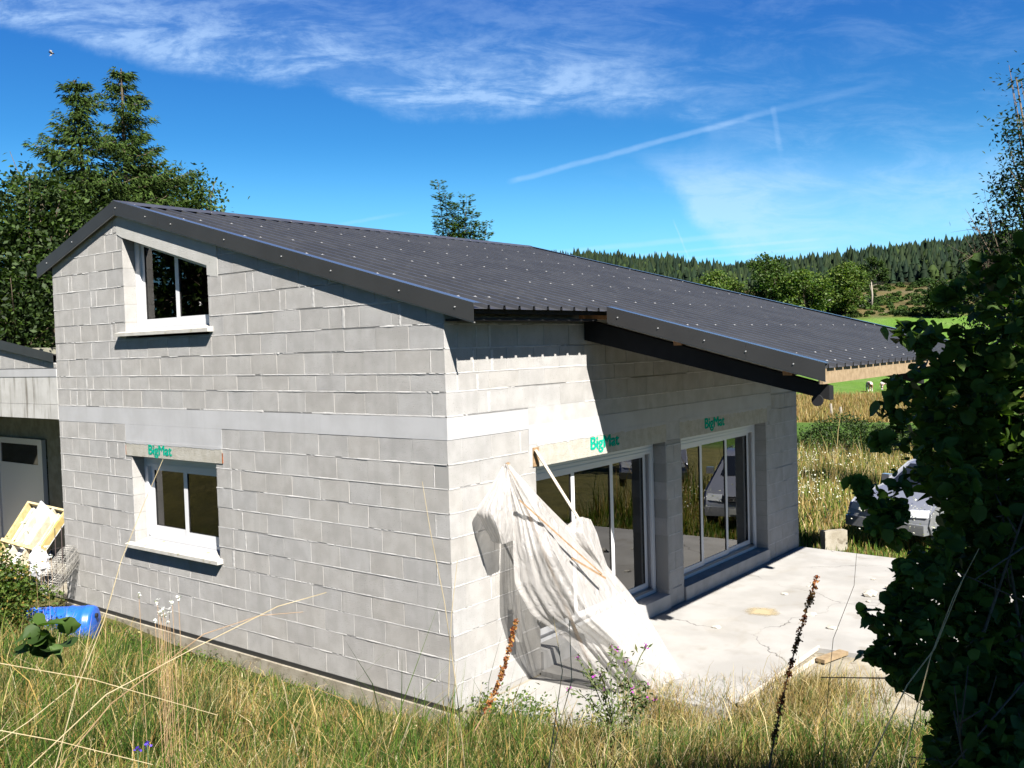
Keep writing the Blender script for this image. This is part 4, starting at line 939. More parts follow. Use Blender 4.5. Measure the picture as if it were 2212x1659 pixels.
for k, (p, q_, wd, mm, lb) in enumerate([
        (D3(1157, 972, .045), D3(1262, 1140, .40), .055, MT['plank'], 'bleached plank leaning from the broken lintel corner across the door'),
        (D3(1122, 1080, .44), D3(1300, 1240, 1.02), .030, MT['stick'], 'brown batten slanting across the front of the plastic sheet'),
        (D3(1096, 1000, .07), (.62, 1.62, .0), .06, MT['stick'], 'hidden post that holds up the peak of the plastic sheet'),
        (D3(1235, 1205, .80), D3(1308, 1249, 1.04), .034, MT['stick'], 'short round stick end poking out of the plastic sheet')]):
    o = MB().beam(p, q_, wd, wd * .55).build('timber', mm); tag(o, lb, 'timber', 'timbers under the plastic sheet')
# ------------------------------------------------------------------ car
def car(name, loc, rz, label, m=None):
    m = m or MT['carpaint']; root = empty(name, loc, label, 'car', 'parked cars beyond the terrace', rz)
    # side profile (y along length, front = -y), z ; lofted across x with tumblehome
    prof = [(-2.05, .32), (-2.10, .50), (-2.02, .70), (-1.85, .80), (-1.0, .96), (-.35, 1.36), (.1, 1.44), (1.2, 1.42), (1.75, 1.10), (2.0, 1.0), (2.08, .6), (2.02, .34)]
    xs = [(-.84, .0), (-.80, .6), (-.6, .96), (-.3, 1.), (0, 1.0), (.3, 1.), (.6, .96), (.8, .6), (.84, 0)]
    V = []; n = len(prof)
    for x, _ in xs:
        for (y, z) in prof:
            wx = x
            if z > .97: wx = x * (1 - .22 * min(1, (z - .97) / .45))
            yy = y * (1 - .035 * (abs(x) / .84) ** 3); zz = z * (1 - .02 * (abs(x) / .84) ** 4)
            V.append((wx, yy, zz))
    F = []
    for a in range(len(xs) - 1):
        for k in range(n - 1): F.append((a * n + k, a * n + k + 1, (a + 1) * n + k + 1, (a + 1) * n + k))
    F.append(tuple(range(n))); F.append(tuple((len(xs) - 1) * n + k for k in range(n - 1, -1, -1)))
    mb = MB(); mb.v = V; mb.f = F; b_ = mb.mesh('body', m, True); o = bpy.data.objects.new('body', b_); COL.objects.link(o); o.parent = root
    bv = o.modifiers.new('b', 'BEVEL'); bv.width = .05; bv.segments = 3; bv.limit_method = 'ANGLE'
    def ch(nm, mb_, mm, sm=False, par=root):
        oo = bpy.data.objects.new(nm, mb_.mesh(nm, mm, sm)); COL.objects.link(oo); oo.parent = par; return oo
    ch('windscreen', MB().poly([(-.66, -.98, .985), (.66, -.98, .985), (.56, -.42, 1.335), (-.56, -.42, 1.335)]).poly([(-.66, -.98, .983), (-.56, -.42, 1.333), (.56, -.42, 1.333), (.66, -.98, .983)]), MT['carglass'])
    for s_ in (-1, 1):
        ch('side_window', MB().prism([(s_ * .80, -.75, 1.0), (s_ * .80, 1.55, 1.03), (s_ * .70, 1.15, 1.34), (s_ * .68, -.25, 1.34)], (s_ * .012, 0, 0)), MT['carglass'])
        mir = ch('wing_mirror', MB().box(min(s_ * .84, s_ * 1.0), max(s_ * .84, s_ * 1.0), -.72, -.60, .98, 1.12), m)
        ch('headlight', MB().prism([(s_ * .48, -2.075, .60), (s_ * .78, -2.03, .62), (s_ * .76, -1.99, .74), (s_ * .46, -2.05, .73)], (0, .08, 0)), MT['lamp'])
    ch('grille', MB().box(-.42, .42, -2.115, -2.04, .60, .70), MT['charcoal']); 
    mb = MB()
    for k in range(3): mb.box(-.40, .40, -2.125, -2.116, .612 + k * .03, .622 + k * .03)
    ch('grille_bars', mb, MT['alloy'])
    ch('bumper', MB().box(-.80, .80, -2.17, -2.0, .32, .50), m); ch('number_plate', MB().box(-.26, .26, -2.18, -2.171, .36, .47), MT['plate'])
    for s_ in (-1, 1):
        for y in (-1.3, 1.25):
            wmb = MB().tube([(s_ * .70, y, .30), (s_ * .87, y, .30)], .30, 22); wh = ch('wheel', wmb, MT['tyre'])
            ch('rim', MB().tube([(s_ * .87, y, .30), (s_ * .88, y, .30)], .19, 16), MT['alloy'], par=wh)
    return root
cx, cy = at(1985, 18.3); car('parked_car', (cx, cy + 2.0, -.14), -.30, 'silver car facing the terrace, half hidden behind the dark bush')
car('parked_car', (6.4, 16.2, -.14), -.5, 'silver car farther right, hidden behind the dark bush')
# ------------------------------------------------------------------ vegetation builders
def blades(N, P, h, wd, lean, col, segs=2, curve=.5):
    """P (N,3) bases; h heights; wd widths; lean (N,2) horizontal tip offset as a fraction of h; col (N,3)."""
    a = rng.uniform(0, 2 * np.pi, N); s = np.stack([np.cos(a), np.sin(a), np.zeros(N)], 1) * wd[:, None] * .5
    lv = []
    for k in range(segs):
        t_ = k / segs; off = np.stack([lean[:, 0] * h * t_ ** (1 + curve), lean[:, 1] * h * t_ ** (1 + curve), h * t_ * (1 - .12 * t_)], 1)
        wv_ = (1 - .45 * t_); lv += [P + off - s * wv_, P + off + s * wv_]
    lv.append(P + np.stack([lean[:, 0] * h, lean[:, 1] * h, h * (.88 - .25 * np.hypot(lean[:, 0], lean[:, 1]))], 1))
    nv = 2 * segs + 1; V = np.stack(lv, 1).reshape(-1, 3); b0 = (np.arange(N) * nv)[:, None]
    Q = np.concatenate([b0 + np.array([[2 * k, 2 * k + 1, 2 * k + 3, 2 * k + 2]]) for k in range(segs - 1)], 0) if segs > 1 else None
    Tt = b0 + np.array([[2 * segs - 2, 2 * segs - 1, 2 * segs]])
    C = np.repeat(col, nv, 0)
    return V, Q, Tt, C
def merge(parts):
    Vs, Qs, Ts, Cs = [], [], [], []; o_ = 0
    for V, Q, Tt, C in parts:
        Vs.append(V); Cs.append(C)
        if Q is not None and len(Q): Qs.append(Q + o_)
        if Tt is not None and len(Tt): Ts.append(Tt + o_)
        o_ += len(V)
    return np.concatenate(Vs), (np.concatenate(Qs) if Qs else None), (np.concatenate(Ts) if Ts else None), np.concatenate(Cs)
PAL = np.array([[.34, .25, .085], [.42, .33, .15], [.24, .15, .05], [.085, .15, .022], [.05, .105, .016], [.14, .19, .035], [.03, .065, .012], [.50, .42, .25]])
def pick(N, pr): 
    c = PAL[rng.choice(len(PAL), N, p=np.array(pr) / sum(pr))]; return c * rng.uniform(.75, 1.25, (N, 1)) * rng.uniform(.93, 1.07, (N, 3))
def leafquads(P, size, col, up=.5, asp=.5):
    N = len(P); n = rng.normal(size=(N, 3)); n[:, 2] = np.abs(n[:, 2]) + up; n /= np.linalg.norm(n, axis=1, keepdims=True)
    a = np.cross(n, rng.normal(size=(N, 3))); a /= np.linalg.norm(a, axis=1, keepdims=True) + 1e-9; b_ = np.cross(n, a); s = (size * rng.uniform(.6, 1.3, N))[:, None]
    V = np.stack([P - a * s * .5, P - b_ * s * asp * .5 + n * s * .06, P + a * s * .5, P + b_ * s * asp * .5 + n * s * .06], 1).reshape(-1, 3)
    Q = (np.arange(N) * 4)[:, None] + np.array([[0, 1, 2, 3]]); return V, Q, None, np.repeat(col, 4, 0)
# --- bank grass in the foreground
def visible_mask(x, y, z):
    d = np.stack([x - CAM[0], y - CAM[1], z - CAM[2]], 1); f_ = d @ FW; X_ = (d @ RT) / np.maximum(f_, .1) * K + 1106
    return (f_ > .8) & (X_ > -250) & (X_ < 2480)
def scatter(n, x0, x1, y0, y1, cond):
    x = rng.uniform(x0, x1, n); y = rng.uniform(y0, y1, n); k = cond(x, y); return x[k], y[k]
def hollow(x, y):   # nothing grows on slabs or in the house
    h_ = (x > WL - 0) & (x < .06) & (y > -.05) & (y < 9.3); t_ = (x > -.0) & (x < 2.35) & (y > .28) & (y < 9.25); t2 = (x >= 2.3) & (x < 4.9) & (y > 2.6 + .1 * x) & (y < 9.1)
    g_ = (x < WL) & (y > .1)
    return h_ | t_ | t2 | g_
def bankcond(x, y):
    d = np.hypot(x - CAM[0], y - CAM[1]); toe = np.where(x < 0, -.32 + .07 * x, -.32 + .60 * x)
    return (d > 1.1) & (d < 18) & (y < toe + .55) & ~hollow(x, y) & (visible_mask(x, y, ground(x, y) + .2))
parts = []
x, y = scatter(600000, -14, 8, -7, 4.5, bankcond); dcam = np.hypot(x - CAM[0], y - CAM[1])
keep = rng.random(len(x)) < np.clip(5.2 / dcam, .32, 1) * .68; x, y, dcam = x[keep], y[keep], dcam[keep]
N = len(x); pn = vnoise(x, y, .8, 9); toe = np.where(x < 0, -.32 + .07 * x, -.32 + .60 * x); dt = toe - y
green = np.clip(.68 + pn * .8 + .15 * (x < 2), 0, 1); h = rng.gamma(4, .060, N) * (1 + .5 * np.clip(pn, -1, 1)) * np.clip(.6 + dt * .45, .5, 1.3) * np.where(x > 2, .9, 1)
cg = pick(N, [1, 1, .6, 4, 4, 4, 3, .2]); cy_ = pick(N, [5, 4, 3, .8, .5, 1.2, .3, 1.2]); col = np.where((rng.random(N) < green * .8)[:, None], cg, cy_)
la = rng.normal(size=(N, 2)) * .33 + np.array([.08, .02])
P = np.stack([x, y, ground(x, y) - .02], 1); parts.append(blades(N, P, h, rng.uniform(.0035, .0075, N) * np.clip(dcam / 4.5, .75, 1.8), la, col, 2))
# tall dry stalks
x, y = scatter(18000, -14, 8, -7, 3.2, bankcond); N = len(x); pn = vnoise(x, y, .5, 19); k = (pn > -.35); x, y = x[k], y[k]; N = len(x); dcam = np.hypot(x - CAM[0], y - CAM[1])
toe = np.where(x < 0, -.32 + .07 * x, -.32 + .60 * x); dt = toe - y
h = rng.uniform(.25, .66, N) * np.clip(.5 + dt * .3, .45, 1) * np.clip(1.6 - dcam * .12, 1, 1.35)
col = pick(N, [5, 5, 2, .3, .2, .5, .2, 5]); P = np.stack([x, y, ground(x, y) - .02], 1); la = rng.normal(size=(N, 2)) * .38 + np.array([.16, .08])
parts.append(blades(N, P, h, rng.uniform(.0025, .0045, N) * np.clip(dcam / 4, .8, 1.6), la, col, 4, .8))
x3, y3 = scatter(26000, 0, 8, -5.5, 3.0, lambda a, b: bankcond(a, b) & (np.hypot(a - CAM[0], b - CAM[1]) < 7.5) & (((a - CAM[0]) * RT[0] + (b - CAM[1]) * RT[1]) / np.maximum((a - CAM[0]) * FW[0] + (b - CAM[1]) * FW[1], .1) > .02))
pn3 = vnoise(x3, y3, .9, 29); k3 = (pn3 > -.25); x3, y3 = x3[k3], y3[k3]; N3 = len(x3); P3_ = np.stack([x3, y3, ground(x3, y3) - .02], 1)
dt3 = -.32 + .60 * x3 - y3
parts.append(blades(N3, P3_, rng.uniform(.28, .68, N3) * np.clip(.7 + dt3 * .35, .55, 1.05), rng.uniform(.003, .0055, N3), rng.normal(size=(N3, 2)) * .3 + np.array([.16, .05]), pick(N3, [5, 5, 3, .8, .8, 1, .3, 3]), 3, .7))
# seed heads: little flecks near the tips
tip = P + np.stack([la[:, 0] * h, la[:, 1] * h, h * (.88 - .25 * np.hypot(la[:, 0], la[:, 1]))], 1); sel = rng.random(N) < .55; tip = tip[sel]; hc = col[sel]; lav = np.stack([la[sel, 0], la[sel, 1], np.full(sel.sum(), .8)], 1)
for k in range(7): parts.append(leafquads(tip - lav * (.012 * k) + rng.normal(size=tip.shape) * .006, .014, hc * .9, 0, .35))
# low broad leaved herbs and clover filling the turf
cx_, cy__ = scatter(1500, -12, 8, -6.5, 2.6, bankcond); kk = np.repeat(np.arange(len(cx_)), 60); x = cx_[kk] + rng.normal(size=len(kk)) * .05; y = cy__[kk] + rng.normal(size=len(kk)) * .05; N = len(x)
toe = np.where(x < 0, -.32 + .07 * x, -.32 + .60 * x); ch_ = rng.uniform(.25, .62, len(cx_))[kk]; cc_ = np.array([(.035, .07, .015), (.05, .10, .02), (.07, .12, .025), (.22, .18, .07), (.03, .05, .015)])[rng.integers(0, 5, len(cx_))][kk]
parts.append(blades(N, np.stack([x, y, ground(x, y) - .02], 1), ch_ * rng.uniform(.5, 1.1, N) * np.clip(.5 + (toe - y) * .3, .4, 1.1), np.full(N, .0045), np.stack([(x - cx_[kk]), (y - cy__[kk])], 1) * 5 + rng.normal(size=(N, 2)) * .1, cc_ * rng.uniform(.7, 1.3, (N, 1)), 3, .5))
x, y = scatter(150000, -14, 8, -7, 4.2, bankcond); pn = vnoise(x, y, 1.1, 33); k = pn > .05; x, y = x[k], y[k]; N = len(x)
P = np.stack([x, y, ground(x, y) + rng.uniform(.01, .16, N) * np.clip(vnoise(x, y, 1.1, 33)[:] + .3, .2, 1.2)], 1)
parts.append(leafquads(P, .035, pick(N, [.3, .1, .3, 4, 4, 3, 3, 0]), .4, .6))
V, Q, Tt, C = merge(parts); o = npobj('bank_grass', npmesh('bank_grass', V, Q, Tt, C, MT['grass'])); tag(o, 'dry and green wild grass covering the foreground bank', 'grass', kind='stuff')
# --- meadow behind the terrace
def mcond(x, y):
    d = np.hypot(x - CAM[0], y - CAM[1]); return (d > 15) & (d < 45) & ~hollow(x, y) & (y > 9.3) & visible_mask(x, y, 0 * x)
x, y = scatter(260000, -16, 14, 9.3, 38, mcond); N = len(x); dcam = np.hypot(x - CAM[0], y - CAM[1]); pn = vnoise(x, y, .35, 5)
h = rng.gamma(5, .11, N) * (1 + .5 * np.clip(pn, -1, 1)) * np.where((y < 10.6), .45, 1); h = np.where((x > -.6) & (x < 3.8) & (y > 9.3) & (y < 15.5), np.minimum(h, .32), h)
gr = (rng.random(N) < np.where(y < 10.8, .8, .35 - .1 * pn))
col = np.where(gr[:, None], pick(N, [.5, .2, .3, 4, 3, 5, 1, 0]), pick(N, [6, 5, 2, .3, .1, 1, 0, 2]))
P = np.stack([x, y, ground(x, y) - .02], 1); p1 = blades(N, P, h, rng.uniform(.012, .03, N), rng.normal(size=(N, 2)) * .2, col, 2)
N2 = 7000; x, y = scatter(N2 * 3, -6, 3, 9.6, 20, mcond); x, y = x[:N2], y[:N2]; k = vnoise(x, y, .7, 15) > .05; x, y = x[k], y[k]
P = np.stack([x, y, rng.uniform(.35, .85, len(x)) - .1], 1); p2 = leafquads(P, .035, np.tile([[.75, .75, .62]], (len(P), 1)) * rng.uniform(.8, 1, (len(P), 1)), .8, .9)
V, Q, Tt, C = merge([p1, p2]); o = npobj('meadow_grass', npmesh('meadow_grass', V, Q, Tt, C, MT['grass'])); tag(o, 'tall golden meadow grass with small white flowers beyond the terrace', 'grass', kind='stuff')
# --- brown strip of long grass before the green pasture
def scond(x, y):
    d = np.hypot(x - CAM[0], y - CAM[1]); return (d > 84) & (d < 128) & visible_mask(x, y, 0 * x)
x, y = scatter(330000, -90, 40, 60, 125, scond); lat = ((x - CAM[0]) * RT[0] + (y - CAM[1]) * RT[1]) / ((x - CAM[0]) * FW[0] + (y - CAM[1]) * FW[1]) * K + 1106
k = (lat > 1600); x, y = x[k], y[k]; N = len(x)
P = np.stack([x, y, ground(x, y) - .02], 1); V, Q, Tt, C = blades(N, P, rng.gamma(5, .13, N), rng.uniform(.06, .14, N), rng.normal(size=(N, 2)) * .25, pick(N, [6, 3, 4, .3, .2, .8, .1, .5]) * .85, 1)
o = npobj('dry_grass_strip', npmesh('dry_grass_strip', V, Q, Tt, C, MT['grass'])); tag(o, 'strip of brown dry grass in front of the green pasture', 'grass', kind='stuff')
# ---- broadleaf tree: trunk + limbs + leaf cloud made of clumps
def crown_points(lobes, n, hollow_=.55):
    ws = np.array([l[3] ** 2 for l in lobes]); ids = rng.choice(len(lobes), n, p=ws / ws.sum()); L = np.array([l[:3] for l in lobes])[ids]; R_ = np.array([l[3] for l in lobes])[ids]; fz = np.array([l[4] if len(l) > 4 else .85 for l in lobes])[ids]
    d = rng.normal(size=(n, 3)); d /= np.linalg.norm(d, axis=1, keepdims=True); rr = (hollow_ + (1 - hollow_) * rng.random(n) ** .6)
    P = d * (R_ * rr)[:, None]; P[:, 2] *= fz; return L + P
def broad_tree(name, base, H, lobes, nl, leaf, cols, label, cat='tree', trunk=.2, group=None, bark=None, clump=.35, per=14, hollow_=.5, asp=.55, mat_=None):
    root = empty(name, tuple(base), label, cat, group); base = np.array(base, float)
    cl = crown_points(lobes, nl // per, hollow_); P = np.repeat(cl, per, 0) + rng.normal(size=(len(cl) * per, 3)) * clump * np.array([1, 1, .7])
    pc = np.array(cols); shade = np.repeat(rng.uniform(.7, 1.3, len(cl)), per)[:, None]; C = pc[rng.choice(len(pc), len(P))] * shade * rng.uniform(.8, 1.2, (len(P), 1))
    V, Q, Tt, C = leafquads(P + base, leaf, C, .3, asp); npobj('crown', npmesh('crown', V, Q, Tt, C, mat_ or MT['leaf']), root)
    mb = MB(); top = base + np.array([0, 0, H * .55]); mb.tube([base - [0, 0, .3], base + [.02 * H, 0, H * .25], top], [trunk, trunk * .75, trunk * .5], 8)
    for l in lobes:
        e = base + np.array(l[:3]); s_ = base + np.array([0, 0, H * rng.uniform(.25, .55)]); mid = (s_ + e) / 2 + rng.normal(size=3) * .05 * H * .3
        mb.tube([s_, mid, e], [trunk * .4, trunk * .25, trunk * .08], 6) if trunk > .02 else None
        for k in range(3 if trunk > .02 else 0):
            e2 = e + rng.normal(size=3) * l[3] * .5; mb.tube([mid, (mid + e2) / 2 + rng.normal(size=3) * .05, e2], [trunk * .15, trunk * .09, trunk * .03], 4)
    mb.build('trunk', bark or MT['bark'], root, True); return root
# ---- conifer with drooping sprays
def conifer(name, base, H, R_, label, seed, cols, lean=(0, 0), n_wh=34, bare=.12, group=None, spray=.15, droop=.12):
    r_ = np.random.default_rng(seed); root = empty(name, tuple(base), label, 'tree', group); base = np.array(base, float)
    mb = MB(); mb.tube([base - [0, 0, .3], base + [lean[0] * .5, lean[1] * .5, H * .5], base + [lean[0], lean[1], H]], [H * .018, H * .010, H * .0015], 7)
    PP = []; DD = []
    for k in range(n_wh):
        t_ = bare + (1 - bare) * (k + .5) / n_wh; zc = H * t_; L = R_ * (1 - t_) ** .85 * r_.uniform(.8, 1.15) + .18
        for j in range(r_.integers(5, 8)):
            a = r_.uniform(0, 6.28); l_ = L * r_.uniform(.55, 1.15); c0 = base + np.array([lean[0] * t_, lean[1] * t_, zc]); dr = np.array([math.cos(a), math.sin(a), 0])
            ns = max(4, int(l_ / .11)); path = []
            for q_ in range(ns + 1):
                u = q_ / ns; z_ = -droop * l_ * math.sin(u * math.pi * .8) * 1.2 + .16 * l_ * u ** 2; path.append(c0 + dr * l_ * u + np.array([0, 0, z_]))
            mb.tube(path[::max(1, ns // 3)], [.02 * (1 - t_) + .006] * len(path[::max(1, ns // 3)]), 3, False)
            sd_ = np.array([-dr[1], dr[0], 0])
            for q_ in range(1, ns + 1):
                u = q_ / ns; wd = .30 * l_ * (1 - u * .75) * min(1, u * 3)
                m_ = 6
                for s_ in np.linspace(-1, 1, m_):
                    p = path[q_] + sd_ * s_ * wd * r_.uniform(.6, 1.1) + np.array([0, 0, -abs(s_) * .10 * wd - r_.uniform(0, .08)]); PP.append(p); DD.append(dr * .8 + sd_ * s_ * .8 + np.array([0, 0, -.25 - .5 * r_.random()]))
    mb.build('trunk', MT['bark'], root, False)
    P = np.array(PP); Dv = np.array(DD); rep = 3; P = np.repeat(P, rep, 0) + r_.normal(size=(len(P) * rep, 3)) * .05; Dv = np.repeat(Dv, rep, 0) + r_.normal(size=(len(P), 3)) * .35; Dv /= np.linalg.norm(Dv, axis=1, keepdims=True)
    N = len(P); nr_ = np.cross(Dv, r_.normal(size=(N, 3))); nr_ /= np.linalg.norm(nr_, axis=1, keepdims=True); s = spray * r_.uniform(.6, 1.3, N)[:, None]
    V = np.stack([P - nr_ * s * .13, P + nr_ * s * .13, P + Dv * s], 1).reshape(-1, 3); Tt = (np.arange(N) * 3)[:, None] + np.array([[0, 1, 2]])
    pc = np.array(cols); C = np.repeat(pc[r_.choice(len(pc), N)] * r_.uniform(.65, 1.3, (N, 1)), 3, 0)
    npobj('crown', npmesh('crown', V, None, Tt, C, MT['leafdark']), root); return root
GN = [(.035, .065, .014), (.045, .08, .016), (.06, .095, .02), (.03, .05, .012)]
GB = [(.05, .10, .018), (.07, .13, .022), (.04, .08, .015), (.09, .14, .03)]
GD = [(.02, .042, .01), (.03, .055, .012), (.015, .03, .008)]
GY_ = [(.10, .15, .025), (.13, .18, .03), (.08, .12, .02)]
def gat(px_, r): x, y = at(px_, r); return (x, y, float(ground(x, y)))
def topz(px_, py_, r): d = ray(px_, py_); return CAM[2] + d[2] / np.hypot(d[0], d[1]) * r
b_ = gat(288, 27); conifer('spruce_tree', b_, topz(288, 150, 27) - b_[2], 4.5, 'taller spruce behind the house gable with the highest pointed top', 3, GN, n_wh=40, droop=.10)
b_ = gat(232, 26); conifer('spruce_tree', b_, topz(205, 168, 26) - b_[2], 4.3, 'spruce with a leaning forked top left of the tallest spruce', 5, GN, lean=(-.55, -.25), n_wh=38)
def vlobes(px_, r, spec):      # spec: (display x, display y, radius m) seen around a tree at px_
    bx, by, bz = gat(px_, r); out = []
    for (lx, ly, rr, dr) in spec:
        X_, Y_ = at(lx, r + dr); Z_ = topz(lx, ly, r + dr); out.append((X_ - bx, Y_ - by, Z_ - bz, rr, .9))
    return out
b_ = gat(60, 25); broad_tree('beech_tree', b_, 6.5, vlobes(60, 25, [(60, 470, 1.0, 0), (20, 540, 1.3, .5), (110, 430, .9, 0), (140, 520, 1.3, 1), (60, 600, 1.6, 0), (0, 640, 1.5, 0), (130, 640, 1.4, -1), (-60, 560, 1.6, 0), (40, 720, 1.5, 0), (190, 560, 1.2, 0)]), 24000, .13, GD + GN, 'dark leafy tree at the left edge above the garage roof', trunk=.22, clump=.28)
b_ = gat(400, 29); broad_tree('beech_tree', b_, 7.2, vlobes(400, 29, [(410, 440, .8, 0), (440, 420, .45, 0), (360, 430, 1.0, 0), (330, 480, 1.2, 0), (430, 480, .8, 0), (260, 450, 1.0, 1)]), 9000, .13, GN + GN + GB, 'brighter leafy tree showing right of the spruces over the roof', trunk=.2, clump=.25)
b_ = gat(165, 28); broad_tree('beech_tree', b_, 6.5, vlobes(165, 28, [(180, 480, 1.3, 0), (120, 500, 1.2, 0), (230, 560, 1.5, 0), (170, 600, 1.6, 0), (90, 680, 1.5, 1)]), 11000, .13, GD + GN, 'leafy tree filling the gap below the spruces by the gable', trunk=.2, clump=.28)
# ash sapling behind the ridge: upright shoots with feather leaves
def ash(px0, r, shoots, label):
    bx, by, bz = gat(px0, r); root = empty('ash_sapling', (bx, by, bz), label, 'tree'); base = np.array([bx, by, bz]); mb = MB(); PP = []
    s0 = base + np.array([0, 0, 4.2]); mb.tube([base, base + [0, 0, 2.2], s0], [.08, .06, .045], 6)
    for (tx, ty, dens) in shoots:
        X_, Y_ = at(tx, r + rng.uniform(-.4, .4)); tip_ = np.array([X_, Y_, topz(tx, ty, r)]); mid = s0 * .45 + tip_ * .55 + np.array([0, 0, -.15]); mb.tube([s0, mid, tip_], [.025, .015, .005], 4)
        n = int(dens * 1.8)
        for k in range(n):
            u = rng.random() ** .8; p = mid * (1 - u) + tip_ * u if u > .0 else mid; a = rng.uniform(0, 6.28); d_ = np.array([math.cos(a), math.sin(a), rng.uniform(.1, .7)]); L = rng.uniform(.16, .28) * (1.15 - .4 * u)
            sd_ = np.cross(d_, [0, 0, 1]); sd_ /= np.linalg.norm(sd_)
            for j in range(5):
                c_ = p + d_ * L * (.3 + .16 * j)
                for s_ in (-1, 1): PP.append((c_ + sd_ * s_ * .035, sd_ * s_ + d_ * .5 + np.array([0, 0, -.3])))
    P = np.array([a for a, _ in PP]); Dv = np.array([b for _, b in PP]); Dv /= np.linalg.norm(Dv, axis=1, keepdims=True); N = len(P); n_ = np.cross(Dv, rng.normal(size=(N, 3)) * .4 + [0, 0, 1]); n_ /= np.linalg.norm(n_, axis=1, keepdims=True); s = .085
    V = np.stack([P, P + Dv * s * .5 + n_ * s * .2, P + Dv * s, P + Dv * s * .5 - n_ * s * .2], 1).reshape(-1, 3); Q = (np.arange(N) * 4)[:, None] + np.array([[0, 1, 2, 3]])
    pc = np.array(GB + GN); npobj('crown', npmesh('crown', V, Q, None, np.repeat(pc[rng.choice(len(pc), N)], 4, 0), MT['leaf']), root); mb.build('trunk', MT['bark'], root)
ash(990, 24, [(957, 392, 50), (972, 425, 60), (985, 440, 60), (1000, 440, 60), (1018, 425, 50), (1030, 460, 60), (1045, 480, 60), (1062, 480, 40), (960, 470, 50), (1000, 470, 80), (1015, 500, 80), (1045, 505, 50), (975, 500, 40), (990, 510, 60)], 'slender ash sapling showing above the middle of the roof ridge')
# field trees beyond the roof
FT = [(1560, 300, 588, 26, 7.2, GY_ + GB, 'pale green rounded tree, leftmost of the trees beyond the roof', 5),
      (1660, 290, 552, 22, 7.2, GN + GB, 'tallest drooping tree in the row beyond the roof', 9),
      (1742, 285, 578, 24, 6.8, GB + GY_, 'round green tree right of the tallest tree beyond the roof', 7),
      (1826, 320, 570, 20, 6.4, GY_ + GB, 'yellowish tree standing between the green row and the pine', 6),
      (2045, 305, 612, 18, 5.2, GD + GN, 'small dark tree at the edge of the upper pasture', 6)]
for px_, r, ty, wpx, rad_, cols, lb, nlb in FT:
    bx, by, bz = gat(px_, r); H = topz(px_, ty, r) - bz; lob = []
    for k in range(nlb * 2 + 4):
        u = k / (nlb * 2 + 3); a = rng.uniform(0, 6.28); rr = rad_ * math.sin(math.pi * (.16 + .72 * (1 - u))) ** .8; lob.append((math.cos(a) * rr * .62, math.sin(a) * rr * .62, H * (.14 + .76 * u), rr * .45 + .6, .95))
    lob.append((0, 0, H * .94, 1.2, 1.0))
    broad_tree('field_tree', (bx, by, bz), H * .8, lob, 10000, .75, cols, lb, trunk=.45, clump=.7, per=12, hollow_=.5, asp=.7, group='trees beyond the roof')
bx, by, bz = gat(1884, 335); H = topz(1884, 556, 335) - bz
broad_tree('pine_tree', (bx, by, bz), H * 1.0, [(1.8, .7, H * .88, 2.2, .6), (-2.4, 0, H * .78, 2.5, .6), (2.7, 1.2, H * .70, 2.6, .6), (-.9, -1.5, H * .62, 2.6, .6), (0, 0, H * .93, 1.9, .7), (3.3, 1.5, H * .56, 1.8, .6)], 4600, .6, GD + GN, 'ragged pine with a pale bare trunk on the heath', trunk=.38, bark=MT['barkpale'], clump=.4, mat_=MT['leafdark'])
# heath shrubs
hs_root = []
for k in range(420):
    px_ = rng.uniform(1700, 2230); r = rng.uniform(312, 402); bx, by, bz = gat(px_, r); s_ = rng.uniform(.5, 1.9) * (1 + (rng.random() < .12))
    hs_root.append((bx, by, bz, s_))
PPs = []; CC = []
for bx, by, bz, s_ in hs_root:
    n = int(110 * s_); d = rng.normal(size=(n, 3)); d /= np.linalg.norm(d, axis=1, keepdims=True); d[:, 2] = np.abs(d[:, 2]) * .7; PPs.append(d * s_ * rng.uniform(.7, 1.05, (n, 1)) + [bx, by, bz]); CC.append(np.tile(np.array(GD + GN)[rng.integers(0, 7)], (n, 1)) * rng.uniform(.8, 1.5, (n, 1)))
V, Q, Tt, C = leafquads(np.concatenate(PPs), .65, np.concatenate(CC), .4, .8); o = npobj('heath_scrub', npmesh('heath_scrub', V, Q, Tt, C, MT['leafdark'])); tag(o, 'dark scrub and broom dotted over the brown heath slope', 'scrub', kind='stuff')
for k, (px_, r, s_, lb) in enumerate([(1828, 370, 2.2, 'grey rock on the heath left of the pine trunk'), (1873, 345, 1.8, 'small pale rock standing upright right of the pine'), (1867, 335, 1.5, 'broad flat pale boulder below the pine on the heath'), (1790, 352, 2.0, 'rock at the left part of the heath slope')]):
    bx, by, bz = gat(px_, r); o = lump('boulder', (bx, by, bz + s_ * .3), s_, MT['rock'], 70 + k, None, .7, 2); tag(o, lb, 'rock', 'rocks on the heath')
